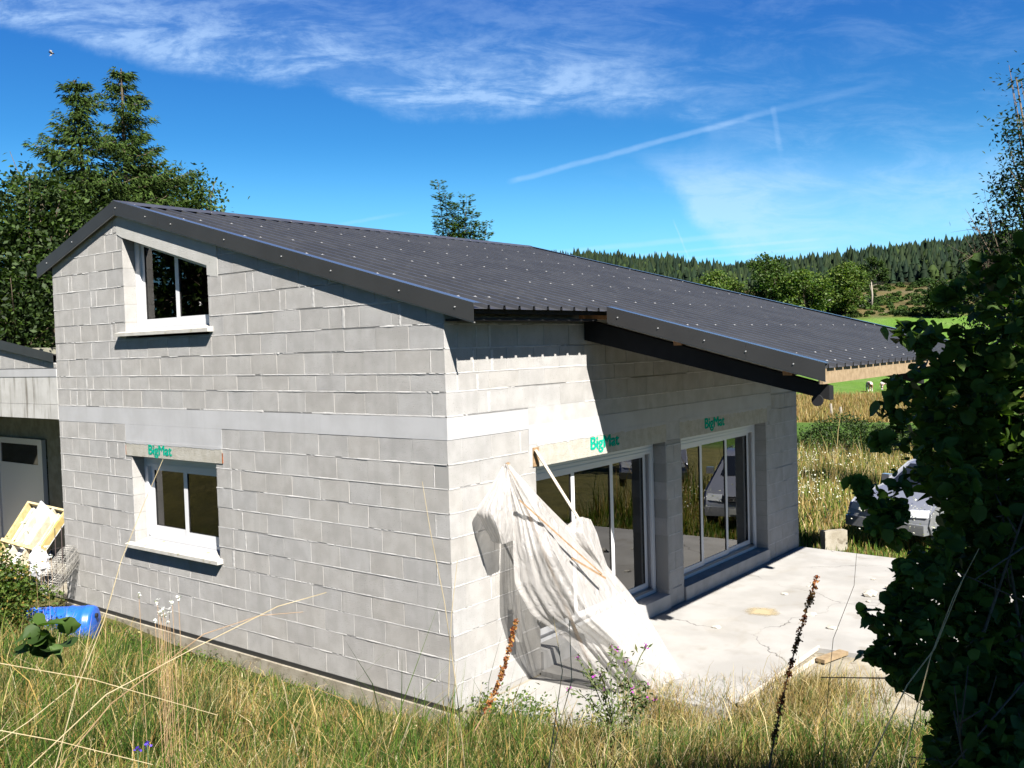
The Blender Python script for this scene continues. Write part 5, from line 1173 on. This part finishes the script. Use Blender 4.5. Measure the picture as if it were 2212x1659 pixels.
# ---- forest on the hill: one mass of spruces
def forest():
    n = 12500; a = rng.uniform(700, 2700, n); r = np.sqrt(rng.uniform(400 ** 2, 800 ** 2, n)); X_ = []; 
    dx = FW[0] + RT[0] * (a - 1106) / K; dy = FW[1] + RT[1] * (a - 1106) / K; h_ = np.hypot(dx, dy); x = CAM[0] + dx / h_ * r; y = CAM[1] + dy / h_ * r; z = ground(x, y)
    H = rng.uniform(8, 15.5, n) * (1 + .12 * vnoise(x, y, .03, 8)); H = H * np.clip(.62 + (r - 400) / 300, .62, 1.05); R_ = H * rng.uniform(.16, .25, n)
    dec = rng.random(n) < .15; H = H * np.where(dec, .75, rng.uniform(.72, 1.08, n)); R_ = np.where(dec, R_ * 1.25, R_)
    ns = 7; lv = [(.10, 1.0), (.42, .62), (.34, .85), (.70, .34), (.60, .55), (1.0, 0.02)]
    vs = []; 
    for (zt, rt0) in lv:
        for j in range(ns):
            a_ = 2 * np.pi * j / ns + rng.uniform(-.3, .3, n); jr = rng.uniform(.6, 1.35, n); rt = np.where(dec, {1.0: .75, .62: 1.0, .85: 1.0, .34: .95, .55: .95, .02: .28}[rt0], rt0); vs.append(np.stack([x + np.cos(a_) * R_ * rt * jr, y + np.sin(a_) * R_ * rt * jr, z + H * (zt + rng.uniform(-.03, .03, n) * (zt < 1))], 1))
    V = np.stack(vs, 1); nv = V.shape[1]; b0 = (np.arange(n) * nv)[:, None]; Qs = []
    for (l0, l1) in ((0, 1), (2, 3), (4, 5)):
        for j in range(ns): Qs.append(b0 + np.array([[l0 * ns + j, l0 * ns + (j + 1) % ns, l1 * ns + (j + 1) % ns, l1 * ns + j]]))
    base = .62 * np.array([[.022, .042, .020], [.016, .032, .018], [.03, .05, .020], [.035, .055, .022]])[rng.integers(0, 4, n)] * rng.uniform(.7, 1.3, (n, 1))
    base[dec] = base[dec] * np.array([1.5, 1.5, 1.0])
    C = np.repeat(base, nv, 0); o = npobj('forest', npmesh('forest', V.reshape(-1, 3), np.concatenate(Qs), None, C, MT['leafdark'])); tag(o, 'dense dark spruce forest covering the far hill ridge', 'forest', kind='stuff')
forest()
# ---- hedge bush behind the meadow
b_ = gat(1832, 40); broad_tree('hawthorn_bush', b_, 1.6, [(-1.3, .3, .75, 1.0, .85), (-.3, 0, 1.0, 1.15, .85), (.7, 0, .95, 1.1, .85), (1.6, 0, .8, 1.1, .8), (2.5, .2, .8, 1.0, .8), (-2.0, .3, .5, .7, .8), (3.5, 0, .8, 1.0, .8)], 16000, .11, GD + GN, 'dark rounded bush in the meadow below the dry grass strip', 'bush', trunk=.06, clump=.16, hollow_=.6)
# fence posts and cows
for k, (px_, r, h) in enumerate([(1793, 93, 1.5), (1814, 92, 1.2)]):
    bx, by, bz = gat(px_, r); o = MB().tube([(bx, by, bz - .2), (bx + .03, by, bz + h * .5), (bx - .02, by, bz + h)], [.14, .13, .11], 8).build('fence_post', MT['barkpale']); tag(o, ['taller weathered fence post at the edge of the pasture', 'shorter leaning fence post right of the tall one'][k], 'fence post', 'fence posts by the pasture')
def cow(loc, rz, label, sc=1.):
    V = [(0, 0, 1.05), (.55, 0, 1.08), (.95, 0, 1.0), (-.55, 0, 1.08), (-.95, 0, 1.1), (1.25, 0, 1.2), (1.5, 0, 1.12), (1.75, 0, .95), (.7, .22, .7), (.7, .23, .35), (.72, .23, .04), (.7, -.22, .7), (.7, -.23, .35), (.72, -.23, .04), (-.8, .22, .75), (-.9, .23, .45), (-.8, .23, .04), (-.8, -.22, .75), (-.9, -.23, .45), (-.8, -.23, .04), (-1.1, 0, 1.0), (-1.15, 0, .5), (1.42, .18, 1.2), (1.42, -.18, 1.2)]
    R_ = [.36, .36, .30, .36, .32, .2, .16, .1, .13, .07, .06, .13, .07, .06, .16, .08, .06, .16, .08, .06, .04, .03, .04, .04]
    E_ = [(0, 1), (1, 2), (0, 3), (3, 4), (2, 5), (5, 6), (6, 7), (2, 8), (8, 9), (9, 10), (2, 11), (11, 12), (12, 13), (4, 14), (14, 15), (15, 16), (4, 17), (17, 18), (18, 19), (4, 20), (20, 21), (6, 22), (6, 23)]
    me = bpy.data.meshes.new('cow'); me.from_pydata(V, E_, []); me.materials.append(MT['cowred']); o = bpy.data.objects.new('cow', me); COL.objects.link(o)
    sk = o.modifiers.new('s', 'SKIN'); 
    for i, r in enumerate(R_): me.skin_vertices[0].data[i].radius = (r, r)
    me.skin_vertices[0].data[0].use_root = True; sb = o.modifiers.new('d', 'SUBSURF'); sb.levels = 1; sb.render_levels = 1
    o.location = loc; o.rotation_euler = (0, 0, rz); o.scale = (sc,) * 3; tag(o, label, 'cow', 'cows in the pasture'); return o
o = None
cme = bpy.data.meshes
def mk(px_, r, rz, lb):
    bx, by, bz = gat(px_, r); c = cow((bx, by, bz), rz, lb); return c
_skin_ok = True
try:
    mk(1877, 136, -1.1, 'brown and white cow facing the camera left of the bush leaves'); mk(1918, 139, .6, 'brown and white cow partly hidden by the bush leaves'); mk(2030, 137, 2.9, 'brown cow mostly hidden behind the dark bush')
except Exception as ex:
    print('cow', ex)
# ------------------------------------------------------------------ hazel bush at the right edge
def leaf_shape():
    a = np.linspace(0, 2 * np.pi, 15)[:-1]; r = 1 + .07 * np.cos(a * 9 + 1); x = np.cos(a) * .5 * r; y = np.sin(a) * .44 * r * (1 - .18 * np.cos(a)); x[0] += .10
    return x, y
def shaped_leaves(P, Nrm, Dr, size, col):
    lx, ly = leaf_shape(); n = len(lx); N = len(P); S_ = np.cross(Nrm, Dr); V = np.empty((N, n + 1, 3)); V[:, 0] = P - Nrm * size[:, None] * .06
    for k in range(n): V[:, k + 1] = P + Dr * (lx[k] * size)[:, None] + S_ * (ly[k] * size)[:, None] + Nrm * (abs(ly[k]) * size * .22 - abs(lx[k]) ** 2 * size * .3)[:, None]
    b0 = (np.arange(N) * (n + 1))[:, None]; Ts = np.concatenate([b0 + np.array([[0, k + 1, (k + 1) % n + 1]]) for k in range(n)], 0)
    return V.reshape(-1, 3), None, Ts, np.repeat(col, n + 1, 0)
def hazel(name, base, lobes, n, size, label, seed, stems=9, cols=None):
    r_ = np.random.default_rng(seed); root = empty(name, tuple(base), label, 'bush'); base = np.array(base, float); mb = MB(); P = crown_points(lobes, n, .25) + base
    for k in range(stems):
        big_ = [q_ for q_ in lobes if q_[3] > .16] or lobes; l = big_[r_.integers(0, len(big_))]; e = base + np.array(l[:3]) + r_.normal(size=3) * l[3] * .5; m_ = (base + e) / 2 + r_.normal(size=3) * .12
        mb.tube([base + r_.normal(size=3) * [.12, .12, 0], m_, e], [.013, .009, .003], 6)
        for j in range(8):
            s_ = m_ * (1 - j / 8) + e * j / 8; mb.tube([s_, s_ + r_.normal(size=3) * .14 + [0, 0, .08]], [.004, .0018], 4)
    N = len(P); Nr = r_.normal(size=(N, 3)) * .75 + [0, 0, 1]; Nr /= np.linalg.norm(Nr, axis=1, keepdims=True); Dr = r_.normal(size=(N, 3)) + [0, 0, -.35]; Dr -= Nr * (Dr * Nr).sum(1, keepdims=True); Dr /= np.linalg.norm(Dr, axis=1, keepdims=True)
    pc = np.array(cols or [(.045, .085, .018), (.06, .11, .02), (.035, .07, .015)]); C = pc[r_.choice(len(pc), N)] * r_.uniform(.8, 1.2, (N, 1))
    V, Q, Tt, C = shaped_leaves(P, Nr, Dr, size * r_.uniform(.45, 1.3, N), C); npobj('crown', npmesh('crown', V, Q, Tt, C, MT['leaf']), root); mb.build('trunk', MT['bark'], root, True); return root
def near(px_, py_, r): d = ray(px_, py_); d = d / np.hypot(d[0], d[1]) * r; return CAM + d
hb = gat(2215, 3.7)
LB = []
for px_, py_, rr, r in [(2080, 780, .13, 3.7), (2010, 790, .10, 3.6), (1990, 850, .13, 3.6), (2050, 880, .22, 3.7), (1985, 960, .15, 3.6), (2080, 1000, .26, 3.8), (2045, 1055, .10, 3.5), (2115, 1130, .22, 3.7), (1985, 1230, .09, 3.5),
                        (2040, 1250, .22, 3.7), (2120, 1250, .28, 3.9), (1960, 1340, .09, 3.4), (2050, 1380, .24, 3.6), (2130, 1420, .28, 3.8), (1960, 1420, .08, 3.4), (2160, 650, .16, 3.6), (2185, 560, .10, 3.5), (2150, 740, .18, 3.7), (2170, 880, .27, 3.9),
                        (2190, 1050, .28, 3.9), (2220, 1200, .3, 4.0), (2240, 700, .2, 3.8), (2260, 900, .3, 4), (2240, 1420, .3, 4), (1862, 1062, .04, 3.4), (1885, 1115, .06, 3.4), (1912, 1128, .05, 3.4), (1850, 1050, .03, 3.4), (2020, 1180, .07, 3.5), (2060, 730, .07, 3.6), (1960, 720, .05, 3.6), (1890, 960, .03, 3.6), (2120, 600, .06, 3.5), (2150, 1150, .3, 4.1), (2100, 950, .25, 4.1), (2100, 1520, .26, 3.7), (2200, 1560, .32, 3.8), (2010, 1490, .11, 3.5), (2180, 1640, .34, 3.6), (2070, 1600, .16, 3.5), (2120, 1660, .25, 3.4)] + [(x_, y_, w_, 3.4) for x_, y_, w_ in [(1858, 1326, .022), (1880, 1338, .03), (1905, 1346, .04), (1935, 1352, .05), (1962, 1358, .06), (1850, 1412, .02), (1872, 1420, .03), (1900, 1424, .035), (1930, 1432, .045), (1960, 1440, .05), (1945, 1236, .03), (1968, 1244, .04), (1836, 1042, .025), (1858, 1078, .03), (1888, 1150, .035), (1930, 1165, .03), (1905, 720, .02), (1930, 860, .03)]] + [(float(rng.uniform(-75, -5)) + bx_, float(py__), float(rng.uniform(.02, .045)), 3.5) for bx_, py__ in [(float(np.interp(q_, [560, 700, 800, 900, 1000, 1100, 1200, 1300, 1400, 1500], [2150, 2050, 1985, 1955, 1950, 1985, 1985, 1985, 1960, 2000])), q_) for q_ in rng.uniform(560, 1500, 44)]]:
    p = near(px_ + (22 if rr > .05 else 8), py_, r) - np.array(hb); LB.append((p[0], p[1], p[2], rr * (.84 if rr > .05 else 1.15), 1.0))
hazel('hazel_bush', hb, LB, 9000, .050, 'large dark hazel bush filling the right side of the view', 4, 22, [(.075, .135, .025), (.10, .17, .03), (.06, .11, .02)])
# ash at the upper right edge, with bare twigs
bx, by, bz = gat(2330, 25); H = topz(2200, 150, 25) - bz
LT = [(p_[0] - bx, p_[1] - by, p_[2] - bz, rr, .9) for p_, rr in [(np.array([*at(px_, 25), topz(px_, py_, 25)]), rr) for px_, py_, rr in [(2200, 165, .35), (2215, 290, .5), (2190, 400, .45), (2215, 420, .7), (2165, 480, .55), (2215, 520, .9), (2130, 560, .6), (2175, 600, .9), (2110, 620, .5), (2240, 350, .9), (2290, 250, 1.2), (2320, 420, 1.6), (2300, 600, 1.8), (2230, 680, 1.2), (2130, 700, .8)]]]
tr_ = broad_tree('ash_tree', (bx, by, bz), H * .8, LT, 15000, .12, GD, 'dark tree with bare twigs rising at the upper right edge', trunk=.2, clump=.2, hollow_=.3, asp=.4)
mb = MB()
for k in range(46):
    p = np.array([*at(rng.uniform(2085, 2150), 25 + rng.uniform(-1, 1)), 0]); p[2] = topz(2100, rng.uniform(430, 640), 25); s_ = np.array([*at(2190, 25), topz(2150, 640, 25)]); m_ = (p + s_) / 2 + rng.normal(size=3) * .2; mb.tube([s_, m_, p], [.02, .012, .003], 4, False)
    for j in range(4): q_ = m_ * .5 + p * .5; mb.tube([q_, q_ + rng.normal(size=3) * .25 + [0, 0, .2]], [.006, .002], 3, False)
mb.build('bare_twigs', MT['bark'], tr_)
# shade trees behind and beside the photographer (out of frame; they shade the bush and lower right bank)
def shade_tree(x, y, H, R_, seed, lb, low=.5, nl=9):
    bz = float(ground(x, y)); lob = [(float(np.clip(rng.normal() * .4, -.6, .6)) * R_, float(np.clip(rng.normal() * .4, -.6, .6)) * R_, H * rng.uniform(low, .9), R_ * rng.uniform(.4, .55), .9) for _ in range(nl)]
    return broad_tree('oak_tree', (x, y, bz), H * .8, lob, 5000, .20 * max(1, H / 9), GB + GD, lb, trunk=.25, clump=.3, hollow_=.1, group='trees behind the viewpoint', asp=.7)
pc_ = near(2130, 1330, 3.8) + np.array(SV) * 5.6; zb_ = float(ground(pc_[0], pc_[1]))
broad_tree('oak_tree', (pc_[0], pc_[1], zb_), (pc_[2] - zb_) * .9, [(a_, b2_, pc_[2] - zb_ + c_, .72, .9) for a_, b2_, c_ in ((0, 0, 0), (.7, .5, .1), (-.6, -.6, .0), (.2, .2, -.7), (.6, .6, -.6), (.9, .9, -.2), (-.1, -.1, -1.1), (.7, .8, .5))], 9000, .16, GB + GD, 'leafy tree just outside the right edge that shades the hazel', trunk=.15, clump=.2, hollow_=.1, group='trees behind the viewpoint', asp=.7)
shade_tree(11.6, -5.0, 6.0, 1.9, 2, 'leafy tree farther right that shades the bank')
shade_tree(2.0, -18.5, 9.0, 3.2, 3, 'tree behind the viewpoint on the left'); shade_tree(-7.0, -17.5, 9.5, 3.4, 4, 'tree far behind on the left side'); shade_tree(12.0, -15, 8.0, 3.0, 5, 'tree behind the viewpoint on the right')
shade_tree(18.5, 9, 8.0, 3.2, 6, 'tree east of the terrace beyond the bank'); shade_tree(17.5, 18, 8.5, 3.2, 7, 'tree east of the parked cars'); shade_tree(-14, -19, 9, 3.2, 8, 'tree far left behind the viewpoint')
for k_, (x_, y_) in enumerate([(-21, -11), (-26, -15), (-31, -13), (-33, -20), (-20, -18), (-38, -17)]): shade_tree(x_, y_, 12.5 + k_ % 3, 4.4, 20 + k_, ['nearest tall tree in the row reflected by the gable windows', 'second tall tree in the row left of the garage', 'third tall tree of the row, more to the west', 'tall tree at the far south west of the row', 'tall tree at the south of the row', 'westernmost tall tree of the row'][k_], .1, 16)  # row added out of view so the gable panes reflect dark leaves
# ------------------------------------------------------------------ single plants in the foreground
def stalk(base_px, top_px, r, label, name='seed_stalk', cols=((.23, .07, .03), (.45, .22, .07)), dens=70, bend=.05, stemr=.0055):
    b_ = near(*base_px, r); t_ = near(*top_px, r + .05); gz = float(ground(b_[0], b_[1])); b_[2] = min(b_[2], gz + .2); b0 = b_.copy(); b0[2] = gz - .03
    root = empty(name, tuple(b0), label, 'plant'); n = 12; path = [b0]
    side_ = np.cross(t_ - b_, FW); side_ /= np.linalg.norm(side_)
    for k in range(n + 1): u = k / n; path.append(b_ * (1 - u) + t_ * u + side_ * bend * math.sin(math.pi * u) * -1)
    MB().tube(path, [stemr] * 2 + [stemr * (1 - .5 * k / n) for k in range(n)], 5).build('stem', MT['stick'], root)
    PP = []; u_ = np.sort(rng.random(dens)) * .74 + .26; pa = np.array(path[1:])
    for u in u_:
        i = min(n - 1, int(u * n)); f_ = u * n - i; p = pa[i] * (1 - f_) + pa[i + 1] * f_; PP += [p + rng.normal(size=3) * .0105 * r / 7.2 for _ in range(7)]
    P = np.array(PP); pc = np.array(cols); V, Q, Tt, C = leafquads(P, .024 * r / 7.2, pc[rng.choice(len(pc), len(P))] * rng.uniform(.6, 1.3, (len(P), 1)), 0, .8)
    npobj('seed_pods', npmesh('seed_pods', V, Q, Tt, C, MT['petal']), root)['kind'] = 'stuff'; return root
stalk((1008, 1560), (1114, 1342), 7.2, 'leaning dried stalk with red brown seed pods before the house corner', dens=80)
stalk((1640, 1530), (1766, 1242), 5.4, 'tall dried stalk with orange brown pods leaning before the terrace', dens=105, bend=-.035)
def stem(pts, r, label, m=None, rad=.004, name='dry_stem', rr=None):
    P = [near(x, y, r + (dr if len(q_) > 2 else 0)) for q_ in [pts] for (x, y, *dr_) in q_ for dr in [dr_[0] if dr_ else 0]]
    b0 = P[0].copy(); st_ = (P[0] - P[1]) / np.linalg.norm(P[0] - P[1]) * .03 + [0, 0, -.012]
    for _ in range(60):
        if b0[2] < float(ground(b0[0], b0[1])): break
        b0 = b0 + st_
    mb = MB().tube([b0] + P, [rad] + [rad * (1 - .6 * k / len(P)) for k in range(len(P))], 5)
    o = mb.build(name, m or MT['straw']); tag(o, label, 'stem'); return o
stem([(165, 1490), (225, 1340), (262, 1210), (310, 1090), (352, 992)], 3.2, 'long pale grass stem slanting across the lower window', rad=.0016)
stem([(-60, 1640), (60, 1560), (160, 1480), (225, 1325)], 2.6, 'thin straw stem slanting up over the blue drum', rad=.0012)
stem([(-120, 1412), (200, 1468), (470, 1545)], 2.5, 'pale straw lying nearly level across the lower left bank', rad=.0012)
stem([(-120, 1556), (120, 1600), (330, 1652)], 2.2, 'pale straw lying along the bottom left edge', rad=.0012)
stem([(230, 1500), (420, 1400), (600, 1310), (705, 1280)], 2.8, 'arched dry grass stem crossing the wall foot', rad=.0016)
stem([(240, 1520), (440, 1370), (560, 1330), (655, 1322)], 2.9, 'dark arched grass stem below the golden one', m=MT['stick'], rad=.0016)
stem([(985, 1480), (960, 1300), (930, 1150), (912, 1040)], 4.2, 'fine stem rising before the house corner on the left', rad=.002)
stem([(970, 1460), (975, 1330), (988, 1210)], 4.3, 'fine white stem rising before the house corner on the right', rad=.002)
stem([(1200, 1600), (1235, 1470), (1230, 1340)], 3.4, 'pale upright straw before the film left part', rad=.0022); stem([(1190, 1620), (1215, 1450), (1195, 1330)], 3.6, 'pale straw nearer the door step', rad=.0022)
stem([(1790, 1480), (1800, 1380), (1845, 1265), (1852, 1178)], 3.3, 'dry umbel stem standing before the dirty slab', m=MT['stick'], rad=.0012)
stem([(2010, 1420), (2060, 1290), (2115, 1185)], 2.7, 'pale grass stem rising against the dark bush', rad=.0016); stem([(1960, 1480), (2020, 1400), (2085, 1240)], 2.8, 'second pale grass stem against the dark bush', rad=.002)
# rush tuft, broom shoots
def tuft(px_, py_, r, n, h, col, label, spread=.12, wd=.004, lean=.16):
    b_ = near(px_, py_, r); b_[2] = float(ground(b_[0], b_[1])); P = np.tile(b_, (n, 1)) + rng.normal(size=(n, 3)) * [spread, spread, 0]; P[:, 2] = ground(P[:, 0], P[:, 1]) - .02
    dirs = (P - b_)[:, :2] / spread; V, Q, Tt, C = blades(n, P, h * rng.uniform(.6, 1.1, n), np.full(n, wd), dirs * lean + rng.normal(size=(n, 2)) * .05, np.array(col)[rng.integers(0, len(col), n)] * rng.uniform(.7, 1.3, (n, 1)), 4, .4)
    o = npobj('grass_tuft', npmesh('grass_tuft', V, Q, Tt, C, MT['grass'])); tag(o, label, 'grass tuft'); return o
DKG = [(.03, .05, .015), (.045, .065, .02), (.09, .08, .03)]
tuft(1850, 1500, 3.8, 150, .62, DKG, 'dark tuft of rushes standing before the dirty slab'); tuft(560, 1560, 3.2, 60, .60, [(.045, .09, .02), (.03, .06, .015)], 'dark green broom shoots in the middle of the left bank', .09, .004, .25)
tuft(500, 1600, 2.8, 50, .5, [(.05, .09, .02)], 'green broom shoots at the lower left bank', .09, .004, .25); tuft(690, 1560, 3.0, 170, .42, [(.05, .11, .02), (.07, .13, .03)], 'bright green grass tuft below the wall', .16, .006)
tuft(1480, 1640, 2.9, 170, .42, [(.05, .10, .02), (.06, .12, .03)], 'green grass tuft at the bottom right of centre', .2, .005); tuft(1330, 1560, 3.4, 30, .75, [(.04, .07, .02)], 'thin dark green rush shoots rising before the film', .05, .004, .12)
tuft(150, 1500, 3.0, 140, .45, DKG + [(.05, .09, .02)], 'dark rush tuft at the left of the bank', .2, .005); tuft(1960, 1560, 2.8, 120, .5, [(.4, .33, .2), (.3, .22, .1)], 'straw coloured grass tuft before the dark bush', .15, .004, .3)
nb = 46; bc = []
for px_, py_ in zip(rng.uniform(1395, 1900, nb), rng.uniform(1492, 1585, nb)):
    p = gmarch(px_, py_); bc.append(p)
bc = np.array(bc); kk = np.repeat(np.arange(nb), 130); N = len(kk); x = bc[kk, 0] + rng.normal(size=N) * .16; y = bc[kk, 1] + rng.normal(size=N) * .16; hh_ = rng.uniform(.22, .5, nb)[kk]
cl_ = np.array([(.40, .30, .12), (.30, .21, .08), (.48, .40, .22), (.09, .14, .03), (.22, .14, .06)])[rng.choice(5, N, p=[.3, .22, .2, .18, .1])]
V, Q, Tt, C = blades(N, np.stack([x, y, ground(x, y) - .02], 1), hh_ * rng.uniform(.4, 1.15, N), np.full(N, .006), rng.normal(size=(N, 2)) * .35 + [.1, 0], cl_ * rng.uniform(.7, 1.25, (N, 1)), 3, .7)
o = npobj('dry_weeds', npmesh('dry_weeds', V, Q, Tt, C, MT['grass'])); tag(o, 'straw coloured weeds hiding the near edge of the terrace slab', 'weeds', kind='stuff')
for px_, py_, r_, n_, h_, c_, lb_ in [(-15, 1500, 3.6, 150, .62, [(.10, .12, .03), (.35, .26, .1), (.05, .08, .02)], 'tall mixed grass tuft at the left frame edge'), (45, 1530, 3.5, 150, .55, [(.06, .09, .02), (.3, .22, .09)], 'dark grass tuft beside the left edge tuft'), (105, 1580, 3.2, 150, .45, [(.07, .11, .025), (.4, .3, .13)], 'grass tuft below the bramble leaves'), (900, 1570, 5.5, 200, .36, [(.07, .14, .025), (.09, .16, .03)], 'fresh green grass tuft before the wall near the corner'), (1080, 1560, 6.0, 180, .36, [(.08, .15, .03), (.06, .12, .02)], 'fresh green tuft right of the reddish seed stalk'), (1180, 1590, 4.6, 170, .45, [(.38, .29, .12), (.08, .13, .03)], 'straw and green tuft below the door step'), (1700, 1620, 3.6, 200, .5, [(.36, .27, .11), (.06, .09, .02)], 'straw tuft at the foot of the tall orange brown stalk')]:
    tuft(px_, py_, r_, n_, h_, c_, lb_, .16, .0045, .3)
# thistle
def thistle(px_, py_, r):
    b_ = near(px_, py_, r); b_[2] = float(ground(b_[0], b_[1])); root = empty('thistle', tuple(b_), 'spiny branching thistle with small purple flowers before the plastic sheet', 'plant'); mb = MB(); LP = []; FL = []
    for k in range(13):
        tx = rng.uniform(1225, 1425); ty = rng.uniform(1400, 1520); e = near(tx, ty, r + rng.uniform(-.2, .25)); 
        if k < 3: e = near([1395, 1330, 1355][k], [1398, 1405, 1428][k], r)
        m_ = b_ * .6 + e * .4 + np.array([0, 0, .34]) + rng.normal(size=3) * .03; path = [b_ * (1 - u) ** 2 + 2 * m_ * u * (1 - u) + e * u ** 2 for u in np.linspace(0, 1, 9)]; mb.tube(path, .0045, 4, False)
        for p in path[2:]:
            for j in range(5): LP.append(p + rng.normal(size=3) * .03)
        FL.append(e)
        for j in range(2):
            s_ = path[5]; e2 = s_ + rng.normal(size=3) * .10 + [0, 0, .06]; mb.tube([s_, e2], .0022, 3, False); LP += [s_ * (1 - u) + e2 * u + rng.normal(size=3) * .015 for u in np.linspace(.2, 1, 6)]; FL.append(e2)
    mb.build('stem', mat('thistle_stem', (.12, .15, .05)), root)
    V, Q, Tt, C = leafquads(np.array(LP), .06, np.array([(.07, .11, .03), (.1, .14, .05), (.15, .16, .06)])[rng.integers(0, 3, len(LP))], .1, .3); npobj('spiny_leaves', npmesh('spiny_leaves', V, Q, Tt, C, MT['grass']), root)
    F_ = np.array(FL[::3]); P = np.repeat(F_, 8, 0) + rng.normal(size=(len(F_) * 8, 3)) * .010 + [0, 0, .008]; V, Q, Tt, C = leafquads(P, .024, np.tile([[.42, .06, .42]], (len(P), 1)), 1, .5); npobj('flowers', npmesh('flowers', V, Q, Tt, C, MT['petal']), root)['kind'] = 'stuff'
thistle(1335, 1530, 7.2)
# daisies and bluebells
def flowers(pts, r, col, s, n, label, name, cat='flowers'):
    root = None; PP = []; mb = MB(); b0 = near(*pts[0], r); root = empty(name, tuple(b0), label, cat)
    for x, y in pts:
        p = near(x, y, r + rng.uniform(-.15, .15)); gz = float(ground(p[0], p[1])); mb.tube([(p[0] + .03, p[1], gz - .02), (p[0] + .01, p[1], (gz + p[2]) / 2), tuple(p)], .0018, 3, False); PP.append(p + rng.normal(size=(n, 3)) * s * .35)
    mb.build('stem', MT['stick'] if name != 'bellflower' else mat('bell_stem', (.06, .1, .03)), root); P = np.concatenate(PP); V, Q, Tt, C = leafquads(P, s, np.tile([col], (len(P), 1)) * rng.uniform(.8, 1.1, (len(P), 1)), .8, .8); npobj('petals', npmesh('petals', V, Q, Tt, C, MT['petal']), root)['kind'] = 'stuff'
flowers([(345, 1325), (352, 1318), (348, 1332), (356, 1330), (362, 1345), (340, 1300), (385, 1290), (372, 1302), (300, 1285), (335, 1340), (365, 1322)], 6.4, (.8, .8, .78), .02, 10, 'cluster of small white flowers before the wall under the window', 'yarrow')
flowers([(85, 1178), (100, 1182), (92, 1190), (50, 1130), (60, 1150), (110, 1200), (75, 1185)], 13.2, (.8, .8, .78), .035, 8, 'white flowers among weeds beside the crumpled plastic', 'yarrow')
flowers([(318, 1608)], 2.6, (.14, .08, .65), .011, 9, 'upper blue bellflower at the bottom left', 'bellflower', 'flower'); flowers([(297, 1622)], 2.6, (.12, .06, .6), .010, 9, 'lower blue bellflower left of the upper one', 'bellflower', 'flower')
# weeds by the garage and drum
b_ = np.array(onplane(60, 1330, 2, .1)); b_[2] = float(ground(b_[0], b_[1]))
lob = [tuple(near(x, y, 13.2) - b_) + (rr, .9) for x, y, rr in [(15, 1235, .16), (42, 1252, .14), (20, 1272, .22), (66, 1270, .13), (5, 1310, .26), (38, 1300, .16), (20, 1340, .24), (-20, 1240, .3), (88, 1282, .10), (-12, 1195, .13), (55, 1232, .08), (115, 1278, .07), (30, 1212, .07), (55, 1290, .12), (-5, 1262, .16), (10, 1370, .25), (50, 1360, .14)]]
o = broad_tree('weed_thicket', tuple(b_), .6, lob, 7500, .05, GB + GY_ + GY_ + [(.30, .20, .05)], 'leafy weeds growing before the crate and garage opening', 'weeds', trunk=.01, clump=.07, hollow_=.1)
b_ = np.array([1.25, .35, -.1]); lob = [(rng.uniform(-1.2, 1.5), rng.uniform(-.35, .3), rng.uniform(.02, .16), .2, .7) for _ in range(12)]
broad_tree('weed_patch', tuple(b_), .3, lob, 2600, .045, GB + GY_, 'low green weeds below the door step before the sheet', 'weeds', trunk=.006, clump=.08, hollow_=.1)
b_ = near(105, 1400, 3.1)
hazel('bramble', tuple(b_), [(*(near(x, y, 3.1) - np.array(b_)), .05, 1.) for x, y in ((90, 1370), (110, 1395), (75, 1400), (130, 1390), (120, 1350))], 24, .06, 'bramble leaves in shade at the left before the drum', 9, 0)
b_ = gat(100, 3.1)
# insects
def insect(px_, py_, r, s, label, name):
    p = near(px_, py_, r); root = empty(name, tuple(p), label, 'insect'); d = RT * .9 + UP * -.35
    MB().tube([p - d * s * .5, p - d * s * .2, p + d * s * .15, p + d * s * .5], [s * .06, s * .17, s * .15, s * .05], 8).build('body', MT['fly'], root, True)
    for sg in (-1, 1): MB().poly([p, p + UP * s * .35 * sg + RT * s * .1, p + UP * s * .5 * sg - RT * s * .35]).build('wing', MT['wire'], root)
insect(111, 114, 2.2, .013, 'small dark fly in mid air against the sky', 'fly')
insect(433, 656, 6, .025, 'wasp hovering before the right pane of the upper window', 'wasp')
